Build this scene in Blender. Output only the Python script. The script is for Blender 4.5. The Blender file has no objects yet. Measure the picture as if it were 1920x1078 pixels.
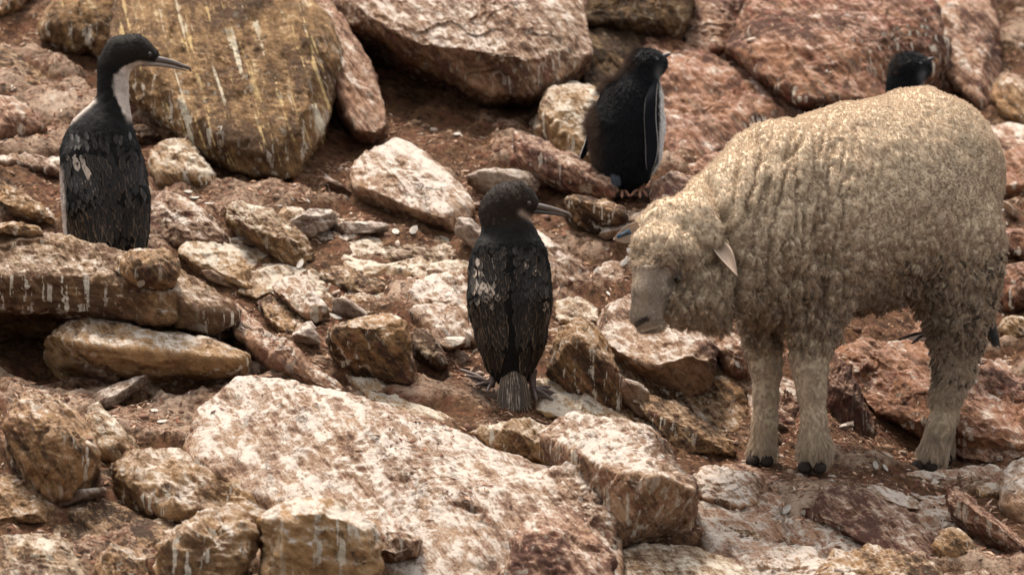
import bpy, bmesh, math, random
import numpy as np
from mathutils import Vector, Matrix
from mathutils.bvhtree import BVHTree

random.seed(7)
RNG = np.random.default_rng(7)
SC = bpy.context.scene
COL = SC.collection

# ------------------------------------------------------------------ camera, sky, sun, exposure
cam_d = bpy.data.cameras.new('camera')
cam = bpy.data.objects.new('camera', cam_d)
COL.objects.link(cam)
cam.location = (0, 0, 0)
cam.rotation_euler = (math.radians(90), 0, 0)
cam_d.sensor_width = 36
cam_d.lens = 187.5
cam_d.clip_start = 0.5
cam_d.clip_end = 300
cam_d.dof.use_dof = True
cam_d.dof.focus_distance = 9.98
cam_d.dof.aperture_fstop = 6.3
SC.camera = cam

SUN_ELEV, SUN_AZ = math.radians(68), math.radians(-30)   # azimuth measured from +Y towards +X
world = bpy.data.worlds.new('World')
SC.world = world
world.use_nodes = True
wn = world.node_tree
wn.nodes.clear()
w_out = wn.nodes.new('ShaderNodeOutputWorld')
w_bg = wn.nodes.new('ShaderNodeBackground')
w_sky = wn.nodes.new('ShaderNodeTexSky')
w_sky.sky_type = 'NISHITA'
w_sky.sun_disc = False
w_sky.sun_elevation = SUN_ELEV
w_sky.sun_rotation = SUN_AZ
w_sky.dust_density = 4.0
w_hs = wn.nodes.new('ShaderNodeHueSaturation')
w_hs.inputs['Saturation'].default_value = 0.06
wn.links.new(w_sky.outputs[0], w_hs.inputs['Color'])
wn.links.new(w_hs.outputs[0], w_bg.inputs[0])
w_bg.inputs[1].default_value = 0.105
wn.links.new(w_bg.outputs[0], w_out.inputs[0])

sun_d = bpy.data.lights.new('sun', 'SUN')
sun = bpy.data.objects.new('sun', sun_d)
COL.objects.link(sun)
sun_d.energy = 1.5
sun_d.angle = math.radians(12)
sun_d.color = (1.0, 0.87, 0.72)
sdir = Vector((math.sin(SUN_AZ) * math.cos(SUN_ELEV), math.cos(SUN_AZ) * math.cos(SUN_ELEV), math.sin(SUN_ELEV)))
sun.rotation_euler = sdir.to_track_quat('Z', 'Y').to_euler()
SC.view_settings.view_transform = 'Standard'
SC.view_settings.look = 'None'
SC.view_settings.gamma = 1
SC.view_settings.exposure = 1.88
SC.view_settings.use_curve_mapping = False

# ------------------------------------------------------------------ helpers
def P(px, py, Y):
    """point seen at photo pixel (px, py) at the distance Y"""
    return np.array([(px - 960) * Y / 1e4, Y, -(py - 539) * Y / 1e4])

def pix(p):
    return 960 + p[:, 0] / p[:, 1] * 1e4, 539 - p[:, 2] / p[:, 1] * 1e4

def _hash(ix, iy, iz, s):
    h = (ix * 374761393 + iy * 668265263 + iz * 2147483647 + s * 1274126177) & 0xffffffff
    h = ((h ^ (h >> 13)) * 1274126177) & 0xffffffff
    h = (h ^ (h >> 16)) & 0xffffffff
    h = (h * 2246822519) & 0xffffffff
    return h ^ (h >> 15)

_G = RNG.normal(size=(256, 3)).astype(np.float32)
_G /= np.linalg.norm(_G, axis=1)[:, None]

def pnoise(p, s=0):
    """gradient noise, about -1..1"""
    i = np.floor(p).astype(np.int64)
    f = (p - i).astype(np.float32)
    u = f * f * f * (f * (f * 6 - 15) + 10)
    r = 0
    for dx in (0, 1):
        wx = u[:, 0] if dx else 1 - u[:, 0]
        for dy in (0, 1):
            wy = u[:, 1] if dy else 1 - u[:, 1]
            for dz in (0, 1):
                wz = u[:, 2] if dz else 1 - u[:, 2]
                g = _G[_hash(i[:, 0] + dx, i[:, 1] + dy, i[:, 2] + dz, s) & 255]
                d = g[:, 0] * (f[:, 0] - dx) + g[:, 1] * (f[:, 1] - dy) + g[:, 2] * (f[:, 2] - dz)
                r = r + wx * wy * wz * d
    return r * 1.6

def fbm(p, octv=5, s=0, gain=0.5, ridged=False):
    a, t, r = 1.0, 0.0, 0
    for o in range(octv):
        n = pnoise(p * (2.03 ** o) + o * 17.3, s + o)
        if ridged:
            n = 1 - 2 * np.abs(n)
        r = r + a * n
        t += a
        a *= gain
    return r / t

def cells(p, s=0):
    """cellular noise: distance to the nearest and second nearest feature point, id value"""
    i = np.floor(p).astype(np.int64)
    d1 = np.full(len(p), 9.0); d2 = np.full(len(p), 9.0); idv = np.zeros(len(p))
    for dx in (-1, 0, 1):
        for dy in (-1, 0, 1):
            for dz in (-1, 0, 1):
                c = i + np.array([dx, dy, dz])
                h = _hash(c[:, 0], c[:, 1], c[:, 2], s)
                q = c + np.stack([(h & 1023) / 1023, ((h >> 10) & 1023) / 1023, ((h >> 20) & 1023) / 1023], 1)
                d = np.linalg.norm(q - p, axis=1)
                n = d < d1
                d2 = np.where(n, d1, np.minimum(d2, d))
                idv = np.where(n, (h & 4095) / 4095, idv)
                d1 = np.where(n, d, d1)
    return d1, d2, idv

def sstep(a, b, x):
    t = np.clip((x - a) / (b - a), 0, 1)
    return t * t * (3 - 2 * t)

def mesh_np(name, v, f, attrs=None, cols=None, smooth=True, vecs=None):
    """fast mesh from numpy arrays; f is (n,3) or (n,4)"""
    me = bpy.data.meshes.new(name)
    v = np.asarray(v, dtype=np.float32); f = np.asarray(f, dtype=np.int32)
    k = f.shape[1]
    me.vertices.add(len(v)); me.vertices.foreach_set('co', v.ravel())
    me.loops.add(f.size); me.loops.foreach_set('vertex_index', f.ravel())
    me.polygons.add(len(f))
    me.polygons.foreach_set('loop_start', np.arange(0, f.size, k, dtype=np.int32))
    me.update(calc_edges=True)
    if smooth:
        me.polygons.foreach_set('use_smooth', np.ones(len(f), dtype=bool))
    for n, a in (attrs or {}).items():
        at = me.attributes.new(n, 'FLOAT', 'POINT'); at.data.foreach_set('value', np.asarray(a, dtype=np.float32))
    for n, a in (vecs or {}).items():
        at = me.attributes.new(n, 'FLOAT_VECTOR', 'POINT'); at.data.foreach_set('vector', np.asarray(a, dtype=np.float32).ravel())
    for n, a in (cols or {}).items():
        at = me.attributes.new(n, 'FLOAT_COLOR', 'POINT')
        c = np.ones((len(v), 4), dtype=np.float32); c[:, :3] = a
        at.data.foreach_set('color', c.ravel())
    return me

def normals(me):
    n = np.zeros(len(me.vertices) * 3, dtype=np.float32)
    me.vertex_normals.foreach_get('vector', n)
    return n.reshape(-1, 3)

def co(me):
    n = np.zeros(len(me.vertices) * 3, dtype=np.float32)
    me.vertices.foreach_get('co', n)
    return n.reshape(-1, 3)

def link(name, me, mat=None, parent=None, loc=None, **tags):
    o = bpy.data.objects.new(name, me)
    COL.objects.link(o)
    if mat is not None and len(me.materials) == 0:
        me.materials.append(mat)
    if loc is not None:
        o.location = loc
    if parent is not None:
        o.parent = parent
    for k, x in tags.items():
        o[k] = x
    return o

def thing(name, label, cat, loc, group=None):
    o = bpy.data.objects.new(name, None)
    COL.objects.link(o)
    o.location = loc
    o['label'] = label; o['category'] = cat
    if group: o['group'] = group
    return o

# ---- materials
class NT:
    def __init__(self, name):
        self.m = bpy.data.materials.new(name); self.m.use_nodes = True
        self.t = self.m.node_tree; self.t.nodes.clear()
        self.out = self.t.nodes.new('ShaderNodeOutputMaterial')
        self.b = self.t.nodes.new('ShaderNodeBsdfPrincipled')
        self.t.links.new(self.b.outputs[0], self.out.inputs[0])
    def n(self, typ, **kw):
        x = self.t.nodes.new(typ)
        for k, v in kw.items(): setattr(x, k, v)
        return x
    def put(self, sock, v):
        if v is None: return
        if isinstance(v, bpy.types.NodeSocket): self.t.links.new(v, sock)
        elif isinstance(v, (tuple, list)) and len(v) == 3 and sock.type == 'RGBA': sock.default_value = (*v, 1)
        else: sock.default_value = v
    def pos(self, scale=None):
        g = self.n('ShaderNodeNewGeometry')
        if scale is None: return g.outputs['Position']
        m = self.n('ShaderNodeVectorMath', operation='MULTIPLY')
        self.put(m.inputs[0], g.outputs['Position']); m.inputs[1].default_value = scale
        return m.outputs[0]
    def noise(self, vec, scale, detail=6, rough=0.6, dist=0.0):
        x = self.n('ShaderNodeTexNoise')
        self.put(x.inputs['Vector'], vec); x.inputs['Scale'].default_value = scale
        x.inputs['Detail'].default_value = detail; x.inputs['Roughness'].default_value = rough
        x.inputs['Distortion'].default_value = dist
        return x.outputs['Fac']
    def math(self, op, a, b=0.0, c=None, clamp=False):
        x = self.n('ShaderNodeMath', operation=op, use_clamp=clamp)
        self.put(x.inputs[0], a); self.put(x.inputs[1], b)
        if c is not None: self.put(x.inputs[2], c)
        return x.outputs[0]
    def step(self, v, a, b, lo=0.0, hi=1.0):
        x = self.n('ShaderNodeMapRange', interpolation_type='SMOOTHSTEP')
        self.put(x.inputs['Value'], v)
        for k, q in (('From Min', a), ('From Max', b), ('To Min', lo), ('To Max', hi)): x.inputs[k].default_value = q
        return x.outputs['Result']
    def mix(self, f, a, b, mode='MIX'):
        x = self.n('ShaderNodeMix', data_type='RGBA', blend_type=mode)
        self.put(x.inputs[0], f); self.put(x.inputs[6], a); self.put(x.inputs[7], b)
        return x.outputs[2]
    def attr(self, name, out='Fac', typ='GEOMETRY'):
        x = self.n('ShaderNodeAttribute', attribute_type=typ); x.attribute_name = name
        return x.outputs[out]
    def up(self):
        g = self.n('ShaderNodeNewGeometry'); s = self.n('ShaderNodeSeparateXYZ')
        self.put(s.inputs[0], g.outputs['Normal']); return s.outputs[2]
    def bump(self, h, strength=0.5, dist=0.004, normal=None):
        x = self.n('ShaderNodeBump'); self.put(x.inputs['Height'], h)
        x.inputs['Strength'].default_value = strength; x.inputs['Distance'].default_value = dist
        if normal is not None: self.put(x.inputs['Normal'], normal)
        return x.outputs[0]
    def set(self, color=None, rough=None, normal=None, spec=None):
        self.put(self.b.inputs['Base Color'], color); self.put(self.b.inputs['Roughness'], rough)
        self.put(self.b.inputs['Normal'], normal); self.put(self.b.inputs['Specular IOR Level'], spec)
        return self.m

def flow_vec(T, p, s=.75, ky=.30, kz=.17):
    """coordinates squeezed along the way water and lime run down the slope"""
    sp = T.n('ShaderNodeSeparateXYZ'); T.put(sp.inputs[0], p)
    cb = T.n('ShaderNodeCombineXYZ')
    T.put(cb.inputs[0], T.math('ADD', sp.outputs[0], T.math('MULTIPLY', sp.outputs[2], s)))
    T.put(cb.inputs[1], T.math('MULTIPLY', sp.outputs[1], ky)); T.put(cb.inputs[2], T.math('MULTIPLY', sp.outputs[2], kz))
    return cb.outputs[0]

def rock_mat(name, dark, light, guano=0.5, gcol=(0.60, 0.47, 0.36), red=0.3, streak=0.4, yellow=0.0, off=0.0, white=(0.76, 0.65, 0.55), d=.75, mot=.75):
    T = NT(name)
    g = T.n('ShaderNodeNewGeometry')
    a = T.n('ShaderNodeVectorMath', operation='ADD'); T.put(a.inputs[0], g.outputs['Position']); a.inputs[1].default_value = (off, off * 1.7, off * .6)
    p = a.outputs[0]; fv = flow_vec(T, p, d)
    oi = T.n('ShaderNodeObjectInfo').outputs['Random']
    h = T.attr('h'); up = T.up(); bv = T.attr('bv', 'Vector')
    c5 = lambda n, k: T.math('MULTIPLY', T.math('SUBTRACT', n, .5), k)
    add = lambda *x: x[0] if len(x) == 1 else T.math('ADD', x[0], add(*x[1:]))
    n1 = T.noise(p, 6, 8, .6, .3)
    n2 = T.noise(p, 55, 8, .78)
    n4 = T.noise(p, 200, 5, .75)
    nf = T.noise(fv, 34, 10, .72, .35)      # striations running down the rock
    nf2 = T.noise(fv, 95, 6, .7, .2)
    nb = T.noise(p, 13, 9, .66, .8)
    lam = T.noise(bv, 24, 8, .7, .2)
    n5 = T.noise(p, 3.2, 3, .5)
    base = T.mix(T.step(add(n1, c5(n2, .8 * mot), c5(nf, 1.3 * mot), c5(nf2, .7 * mot), c5(n4, .6 * mot), c5(lam, .5 * mot), T.math('MULTIPLY', c5(oi, 1.0), .26)), .30, .70), dark, light)
    base = T.mix(T.math('MULTIPLY', T.step(add(nb, c5(n2, .5)), .50, .66), red), base, (0.23, 0.072, 0.042))
    if yellow > 0:
        fv2 = flow_vec(T, p, d, .06, .05)
        ns = T.noise(fv2, 75, 4, .55, .25)
        base = T.mix(T.math('MULTIPLY', T.step(add(ns, c5(nb, .45), c5(n2, .25)), .615, .655), yellow), base, (0.62, 0.44, 0.20))
        ns2 = T.noise(fv2, 48, 4, .55, .3)
        base = T.mix(T.math('MULTIPLY', T.step(add(ns2, c5(n1, .5), c5(n2, .25)), .635, .675), min(1, yellow * 1.2)), base, (0.66, 0.57, 0.42))
    gm = add(-.215, T.math('MULTIPLY', nb, .65), T.math('MULTIPLY', n1, .60), c5(nf, 1.45), c5(nf2, .75), c5(n2, .75), c5(n4, .55), c5(lam, .4), T.math('MULTIPLY', up, .50), T.math('MULTIPLY', h, .12),  # lime settles on upward faces; the up weight also paints shaded fronts browner
             T.math('MULTIPLY', c5(oi, 1.0), .16), guano * .62 - .40)
    wash = T.step(gm, .42, .86); cr = T.step(gm, .70, .86)
    base = T.mix(T.math('MULTIPLY', wash, .75), base, gcol)
    base = T.mix(T.math('MULTIPLY', cr, .85), base, white)
    if streak > 0:
        s2 = T.n('ShaderNodeVectorMath', operation='MULTIPLY'); T.put(s2.inputs[0], p); s2.inputs[1].default_value = (1, 1, .07)
        d_ = T.noise(s2.outputs[0], 62, 4, .6, .12)
        gate = T.math('MULTIPLY', T.step(up, .72, .30), T.step(n5, .38, .55))
        base = T.mix(T.math('MULTIPLY', T.math('MULTIPLY', T.step(d_, .555, .60), gate), streak), base, (0.80, 0.70, 0.56))
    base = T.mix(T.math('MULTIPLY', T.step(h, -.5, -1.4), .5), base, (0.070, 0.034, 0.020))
    base = T.mix(T.math('MULTIPLY', T.step(add(n4, c5(n2, .7)), 0.40, .28), .6), base, (0.065, 0.034, 0.020))
    # thin dark cracks
    vr = T.n('ShaderNodeTexVoronoi', feature='DISTANCE_TO_EDGE'); vr.inputs['Scale'].default_value = 9
    wv = T.n('ShaderNodeVectorMath', operation='ADD'); T.put(wv.inputs[0], fv)
    cx = T.n('ShaderNodeCombineXYZ'); T.put(cx.inputs[0], c5(n2, .10)); T.put(cx.inputs[2], c5(nb, .25)); T.put(wv.inputs[1], cx.outputs[0])
    T.put(vr.inputs['Vector'], wv.outputs[0])
    ck = T.math('MULTIPLY', T.step(vr.outputs['Distance'], .022, .004), T.step(nb, .50, .58))
    base = T.mix(T.math('MULTIPLY', ck, .75), base, (0.05, 0.026, 0.016))
    bh = add(n2, T.math('MULTIPLY', n4, .5), T.math('MULTIPLY', nf, .9), T.math('MULTIPLY', lam, .7), T.math('MULTIPLY', ck, -.5), T.math('MULTIPLY', cr, .12))
    return T.set(base, .88, T.bump(bh, 1.0, .014), .22)
# ------------------------------------------------------------------ ground
def plane_z(x, y):
    return -.34 + .42 * (y - 9.95) - .12 * (x - .56)

_ctrl = [(1525, 886, 9.98), (1428, 872, 10.08), (1735, 885, 10.20), (1766, 866, 10.36), (1620, 900, 9.98), (1480, 960, 9.82),
         (918, 728, 10.12), (1012, 748, 10.10), (960, 790, 10.0), (200, 495, 10.55), (1200, 365, 11.0), (1160, 372, 11.0),
         (1700, 330, 11.45), (200, 760, 10.0), (80, 690, 10.25), (480, 360, 10.95), (760, 200, 11.5), (860, 300, 11.2),
         (1680, 620, 10.72), (1800, 640, 10.75)]
_cp = np.array([P(*c) for c in _ctrl])
def _phi(a, b):
    d2 = ((a[:, None, :2] - b[None, :, :2]) ** 2).sum(2)
    return np.exp(-d2 / (2 * .16 ** 2))
_w = np.linalg.solve(_phi(_cp, _cp) + np.eye(len(_cp)) * .02, _cp[:, 2] - plane_z(_cp[:, 0], _cp[:, 1]))

def ground_z(x, y):
    q = np.stack([x, y, x * 0], 1)
    z = plane_z(x, y)
    for k in range(len(_cp)):
        z = z + _w[k] * np.exp(-((x - _cp[k, 0]) ** 2 + (y - _cp[k, 1]) ** 2) / (2 * .16 ** 2))
    return z

_ys = np.arange(8.4, 18, .01)
def gy(px, py):
    """distance at which the sight line through a pixel meets the slope"""
    x = (px - 960) * _ys / 1e4; z = -(py - 539) * _ys / 1e4
    hit = np.nonzero(ground_z(x, _ys) >= z)[0]
    return float(_ys[hit[0]]) if len(hit) else 12.6

def build_ground():
    def axis(a, b, step, lo, hi, grow=1.18):
        c = list(np.arange(a, b + step / 2, step))
        s = step; v = a; left = []
        while v > lo:
            s *= grow; v -= s; left.append(v)
        s = step; v = b; right = []
        while v < hi:
            s *= grow; v += s; right.append(v)
        return np.array(left[::-1] + c + right)
    xs = axis(-1.35, 1.35, .0085, -60, 60); ys = axis(9.1, 13.2, .0105, -3, 120)
    X, Y = np.meshgrid(xs, ys, indexing='ij')
    x, y = X.ravel(), Y.ravel()
    z = ground_z(x, y)
    q = np.stack([x, y, z], 1)
    near = np.exp(-np.maximum(0, np.abs(x) - 2) * .4)
    n1 = fbm(q * 3.0, 3, 11) * .030
    n2 = fbm(q * np.array([11, 11, 11.]), 4, 21) * .018
    rg = fbm(q * np.array([9., 6., 9.]) + n2[:, None] * 20, 4, 31, ridged=True)
    n3 = np.maximum(rg, 0) ** 1.5 * .022
    n4 = fbm(q * 60, 3, 41) * .0042
    # buried flat stones: broad tilted plates standing proud of the soil
    qr = np.stack([(x * .80 + (y - 10) * .25) * 3.0 , (x * -.30 + (y - 10) * .95) * 5.2 , z * 0], 1)
    d1, d2, idv = cells(qr + fbm(q * 7, 3, 5)[:, None] * .30, 3)
    plate = sstep(.02, .30, d2 - d1) * (idv > .5) * (.012 + .022 * idv)
    hoof = np.zeros(len(x))
    for (px, py, Y0) in _ctrl[:4] + _ctrl[6:8] + [(1200, 365, 11.0), (965, 775, 10.06)]:
        c = P(px, py, Y0)
        hoof = np.maximum(hoof, np.exp(-((x - c[0]) ** 2 + (y - c[1]) ** 2) / (2 * .075 ** 2)))
    dz = (n1 + n2 + n3 + plate - .008) * (1 - .95 * hoof) + n4
    z = z + dz * near
    v = np.stack([x, y, z], 1)
    nx, ny = len(xs), len(ys)
    I = np.arange(nx * ny).reshape(nx, ny)
    f = np.stack([I[:-1, :-1].ravel(), I[1:, :-1].ravel(), I[1:, 1:].ravel(), I[:-1, 1:].ravel()], 1)
    hh = np.clip((n2 + n3 - .012) / .012, -1.6, 1.6)
    me = mesh_np('ground', v, f, {'h': hh, 'plate': plate / .03})
    T = NT('soil')
    p = T.pos()
    n1 = T.noise(p, 6, 10, .7, .6); n2 = T.noise(p, 60, 8, .78); n3 = T.noise(p, 16, 12, .75, 1.0); n4 = T.noise(p, 210, 4, .7)
    base = T.mix(T.step(n2, .36, .66), (0.038, 0.017, 0.009), (0.21, 0.108, 0.052))
    base = T.mix(T.math('MULTIPLY', T.step(n3, .48, .62), .5), base, (0.22, 0.088, 0.052))
    gm = T.math('ADD', T.math('MULTIPLY', n1, .9), T.math('MULTIPLY', T.attr('plate'), .22))
    gm = T.math('ADD', gm, T.math('MULTIPLY', T.attr('h'), .07))
    gm = T.math('ADD', gm, T.math('MULTIPLY', T.math('SUBTRACT', n2, .5), .7))
    base = T.mix(T.math('MULTIPLY', T.step(gm, .50, .80), .75), base, (0.56, 0.41, 0.30))
    base = T.mix(T.math('MULTIPLY', T.step(gm, .78, .92), .7), base, (0.72, 0.64, 0.56))
    bh = T.math('ADD', n2, T.math('MULTIPLY', n4, .5))
    return link('ground', me, T.set(base, .95, T.bump(bh, 1.0, .016), .15), kind='structure')

ground = build_ground()

# ------------------------------------------------------------------ rocks
_ico = {}
def ico(level):
    if level not in _ico:
        bm = bmesh.new(); bmesh.ops.create_icosphere(bm, subdivisions=level, radius=1)
        v = np.array([x.co for x in bm.verts]); f = np.array([[y.index for y in x.verts] for x in bm.faces])
        bm.free(); _ico[level] = (v / np.linalg.norm(v, axis=1)[:, None], f)
    return _ico[level]

def hull_planes(pts):
    bm = bmesh.new()
    for p in pts: bm.verts.new(p)
    bmesh.ops.convex_hull(bm, input=bm.verts)
    bmesh.ops.recalc_face_normals(bm, faces=bm.faces)
    bm.normal_update()
    c = np.mean([f.calc_center_median() for f in bm.faces if f.calc_area() > 0], axis=0)
    N, H = [], []
    for f in bm.faces:
        if f.calc_area() < 1e-7: continue
        n = np.array(f.normal); h = float(np.dot(n, np.array(f.calc_center_median()) - c))
        if h < 0: n, h = -n, -h
        if h > 1e-5: N.append(n); H.append(h)
    bm.free()
    return c, np.array(N), np.array(H)

MATS = {}
ROCKS = []
def rock(label, pts, mat='brown', lean=.6, off=-.02, bulge=.05, thick=.28, ridge=(), lvl=6, sharp=22, amp=1.0,
         bed=(.25, -.2, .95), strata=1.0, name='rock', inner=.55, drop=.25, cracks=1.0, nchip=None, facet=1.0):
    nchip = nchip or (9 if lvl > 7 else 24)
    lvl = min(lvl, 7) if lvl > 7 else min(lvl, 6)
    k = len(ROCKS)
    ext = max(max(p[i] for p in pts) - min(p[i] for p in pts) for i in (0, 1))
    if ext < 135: lvl = min(lvl, 5)
    r = random.Random(1000 + k)
    pts = [(a + r.uniform(-2, 2), b + r.uniform(-2, 2)) for a, b in pts]
    lo = max(pts, key=lambda t: t[1])
    Yb = gy(lo[0], min(lo[1], 1120))
    def dep(px, py): return Yb + off + lean * (gy(px, py) - Yb)
    cx = sum(a for a, b in pts) / len(pts); cy = sum(b for a, b in pts) / len(pts)
    H = []
    for a, b in pts:
        H.append(P(a, b, dep(a, b)))
        ia, ib = cx + (a - cx) * inner, cy + (b - cy) * inner
        if bulge > 0: H.append(P(ia, ib, dep(ia, ib) - bulge * r.uniform(.55, 1.15)))
        q = P(cx + (a - cx) * .8, cy + (b - cy) * .8, dep(a, b) + thick); q[2] -= thick * drop
        H.append(q)
    for (a, b, dy) in ridge:
        H.append(P(a, b, dep(a, b) + dy))
    H = np.array(H)
    c, N, Hh = hull_planes(H)
    # sample in the rock's own proportions
    Q = H - c
    _, A = np.linalg.eigh(Q.T @ Q)
    S = np.abs(Q @ A).max(0)
    d, f = ico(lvl)
    D = (d * S) @ A.T
    D = D / np.linalg.norm(D, axis=1)[:, None]
    # worn corners: extra chip planes that cut a little off the hull
    Qs = (Q @ A) / S
    rg = np.random.default_rng(500 + k)
    C = rg.normal(size=(nchip, 3)); C /= np.linalg.norm(C, axis=1)[:, None]
    sup = (Qs @ C.T).max(0) * rg.uniform(.84, .985, nchip)
    Cn = (C / S) @ A.T; ln = np.linalg.norm(Cn, axis=1); Cn /= ln[:, None]; Ch = sup / ln
    N = np.concatenate([N, Cn]); Hh = np.concatenate([Hh, Ch])
    D = D + np.array([0, -.42, .18]); D = D / np.linalg.norm(D, axis=1)[:, None]
    g = np.maximum(D @ (N / Hh[:, None]).T, 0)
    gm_ = g.max(1)[:, None]
    p_ = sharp * 4.0
    R = (1.03 if nchip == 9 else 1.012) / (gm_[:, 0] * (((g / gm_) ** p_).sum(1) ** (1 / p_)))
    v = c + D * R[:, None]
    size = float(np.mean(S)) * 2
    me = mesh_np(name, v, f)
    n = normals(me)
    bed = np.array(bed) / np.linalg.norm(bed)
    o = np.array([r.uniform(-9, 9) for _ in range(3)])
    # fracture facets: every cell of the rock breaks along its own tilted plane
    fs = 3.4 / max(size, .10)
    ff = 0
    for q_, am in ((1.0, .34), (2.6, .30)):
        wq = (v + o) * fs * q_ + fbm((v + o) * fs * 2, 2, 40)[:, None] * .25
        e1, e2, idc = cells(wq, 200 + k)
        an_ = idc * 40.0
        rv = np.stack([np.sin(an_), np.cos(an_ * 1.7), np.sin(an_ * 2.9 + 1)], 1)
        fr = wq - np.floor(wq) - .5
        ff = ff + ((fr * rv).sum(1) * .55 + (idc - .5) * .7) * sstep(.0, .16, e2 - e1) * am / (fs * q_) * .30
    # big lumps
    w = v + o
    d0 = fbm(w * (2.2 / max(size, .12)), 3, 50 + k) * size * .018
    ridg = fbm(w * 14, 4, 60 + k, .55, ridged=True)
    # bedding: noise squeezed across the beds
    t = (w @ bed)[:, None] * bed
    ws = (w - t) * 5 + t * 42
    st = fbm(ws + fbm(w * 6, 2, 70)[:, None] * 1.2, 4, 80 + k, .6)
    ws2 = (w - t) * 2.2 + t * 15
    st2 = pnoise(ws2, 90 + k)
    tt = (st2 * 1.5 + fbm(w * 9, 2, 95) * .8) * 2.6
    chip = (np.floor(tt) + sstep(.25, .75, tt - np.floor(tt))) / 2.6
    fine = fbm(w * 70, 3, 100 + k)
    ck = np.abs(fbm(w * (5.0 / max(size, .3)) + fbm(w * 20, 2, 3)[:, None] * .25, 2, 130 + k))
    crack = np.exp(-(ck / .010) ** 2) * sstep(-.1, .35, pnoise(w * 5, 150 + k))
    dd = d0 + facet * ff + amp * (ridg * .0045 + strata * st * .0070 + strata * chip * .0080 + fine * .0030 - crack * .005 * cracks)
    v = v + n * dd[:, None]
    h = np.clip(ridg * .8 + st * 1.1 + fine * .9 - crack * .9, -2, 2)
    loc = np.array([c[0], c[1], v[:, 2].min()])
    me.vertices.foreach_set('co', (v - loc).astype(np.float32).ravel())
    at = me.attributes.new('h', 'FLOAT', 'POINT'); at.data.foreach_set('value', h.astype(np.float32))
    bv = (w - t) * 1.1 + t * 7 + fbm(w * 5, 2, 75)[:, None] * .25
    at = me.attributes.new('bv', 'FLOAT_VECTOR', 'POINT'); at.data.foreach_set('vector', bv.astype(np.float32).ravel())
    me.update()
    ob = link(name, me, MATS[mat], loc=loc, label=label, category='rock', group='rocks strewn over the slope')
    ROCKS.append(ob)
    return ob

B, G = 'brown', 'ground'
MATS.update(
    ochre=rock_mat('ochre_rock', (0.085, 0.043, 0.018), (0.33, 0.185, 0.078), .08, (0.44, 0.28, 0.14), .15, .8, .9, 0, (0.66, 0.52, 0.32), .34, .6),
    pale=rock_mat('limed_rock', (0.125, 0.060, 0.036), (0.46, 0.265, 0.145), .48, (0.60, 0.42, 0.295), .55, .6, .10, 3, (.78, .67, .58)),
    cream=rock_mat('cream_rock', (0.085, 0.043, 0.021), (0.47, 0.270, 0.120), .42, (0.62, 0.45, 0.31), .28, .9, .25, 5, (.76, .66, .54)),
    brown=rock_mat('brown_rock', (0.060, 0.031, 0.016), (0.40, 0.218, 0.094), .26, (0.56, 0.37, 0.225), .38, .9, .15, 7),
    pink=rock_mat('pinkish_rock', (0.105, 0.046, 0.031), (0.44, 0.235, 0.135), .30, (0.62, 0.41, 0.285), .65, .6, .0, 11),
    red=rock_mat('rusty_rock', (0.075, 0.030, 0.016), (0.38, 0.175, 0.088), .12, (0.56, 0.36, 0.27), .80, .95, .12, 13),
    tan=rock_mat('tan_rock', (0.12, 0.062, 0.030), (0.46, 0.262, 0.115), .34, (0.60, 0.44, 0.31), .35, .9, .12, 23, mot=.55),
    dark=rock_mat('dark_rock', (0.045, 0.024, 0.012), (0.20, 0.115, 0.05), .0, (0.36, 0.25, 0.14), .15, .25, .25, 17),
)
def R(*a, **k): return rock(*a, **k)

# top row
R('huge ochre boulder with yellow drip streaks behind the white-throated cormorant', [(195,115),(215,-10),(240,-70),(560,-70),(600,30),(638,110),(622,190),(612,240),(582,285),(560,325),(530,338),(430,315),(386,290),(342,218),(250,155)],
  'ochre', lean=.45, off=-.05, bulge=.10, thick=.55, lvl=8, sharp=20, inner=.72, facet=.5, strata=.45, bed=(.5,.2,.8), amp=1.25)
R('ochre block with a white rim at the upper left of the huge ochre boulder', [(70,50),(100,10),(130,-50),(260,-60),(262,60),(245,118),(190,106),(120,80)], 'ochre', lean=.3, off=-.04, bulge=.05, thick=.35, lvl=7, sharp=18)
R('long pinkish ridge slab leaning on the right side of the huge ochre boulder', [(548,-40),(608,-40),(640,60),(690,130),(727,190),(730,235),(705,252),(665,245),(640,205),(628,150),(590,60)], 'pink', lean=.5, off=-.16, bulge=.05, thick=.4, lvl=7, facet=.4, bed=(.8,0,.5))
R('broad streaked cream boulder overhanging the soil at the top centre', [(600,-60),(622,10),(650,50),(722,82),(800,112),(868,152),(922,178),(1002,176),(1062,142),(1112,102),(1104,62),(1085,-60)],
  'pale', lean=.5, off=-.22, bulge=.09, thick=.6, lvl=8, sharp=20, inner=.7, facet=.5, bed=(.9,.1,.4), ridge=[(760,70,-.10),(960,120,-.13)])
R('dark olive rock jutting over the brown hollow above the penguin', [(1070,-50),(1300,-50),(1296,30),(1268,56),(1188,50),(1086,40)], 'dark', lean=.3, off=-.25, bulge=.05, thick=.5, lvl=7, sharp=16)
R('pinkish wedge rock with a pointed lower end above the sheep neck', [(1285,-40),(1405,-40),(1410,50),(1372,82),(1326,116),(1300,96),(1272,72)], 'pink', lean=.5, off=-.06, bulge=.05, thick=.4, lvl=7)
R('large rusty red boulder with white drips down its front face', [(1358,95),(1395,50),(1425,10),(1440,-50),(1690,-50),(1745,20),(1768,80),(1765,135),(1725,182),(1640,196),(1520,202),(1450,190),(1395,135)],
  'red', lean=.55, off=-.10, bulge=.0, thick=.6, lvl=8, sharp=22, ridge=[(1400,92,-.14),(1500,80,-.22),(1620,70,-.22),(1740,78,-.12),(1410,150,-.06),(1500,190,-.16),(1640,186,-.16),(1740,120,-.08)], bed=(.1,-.1,1))
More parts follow.
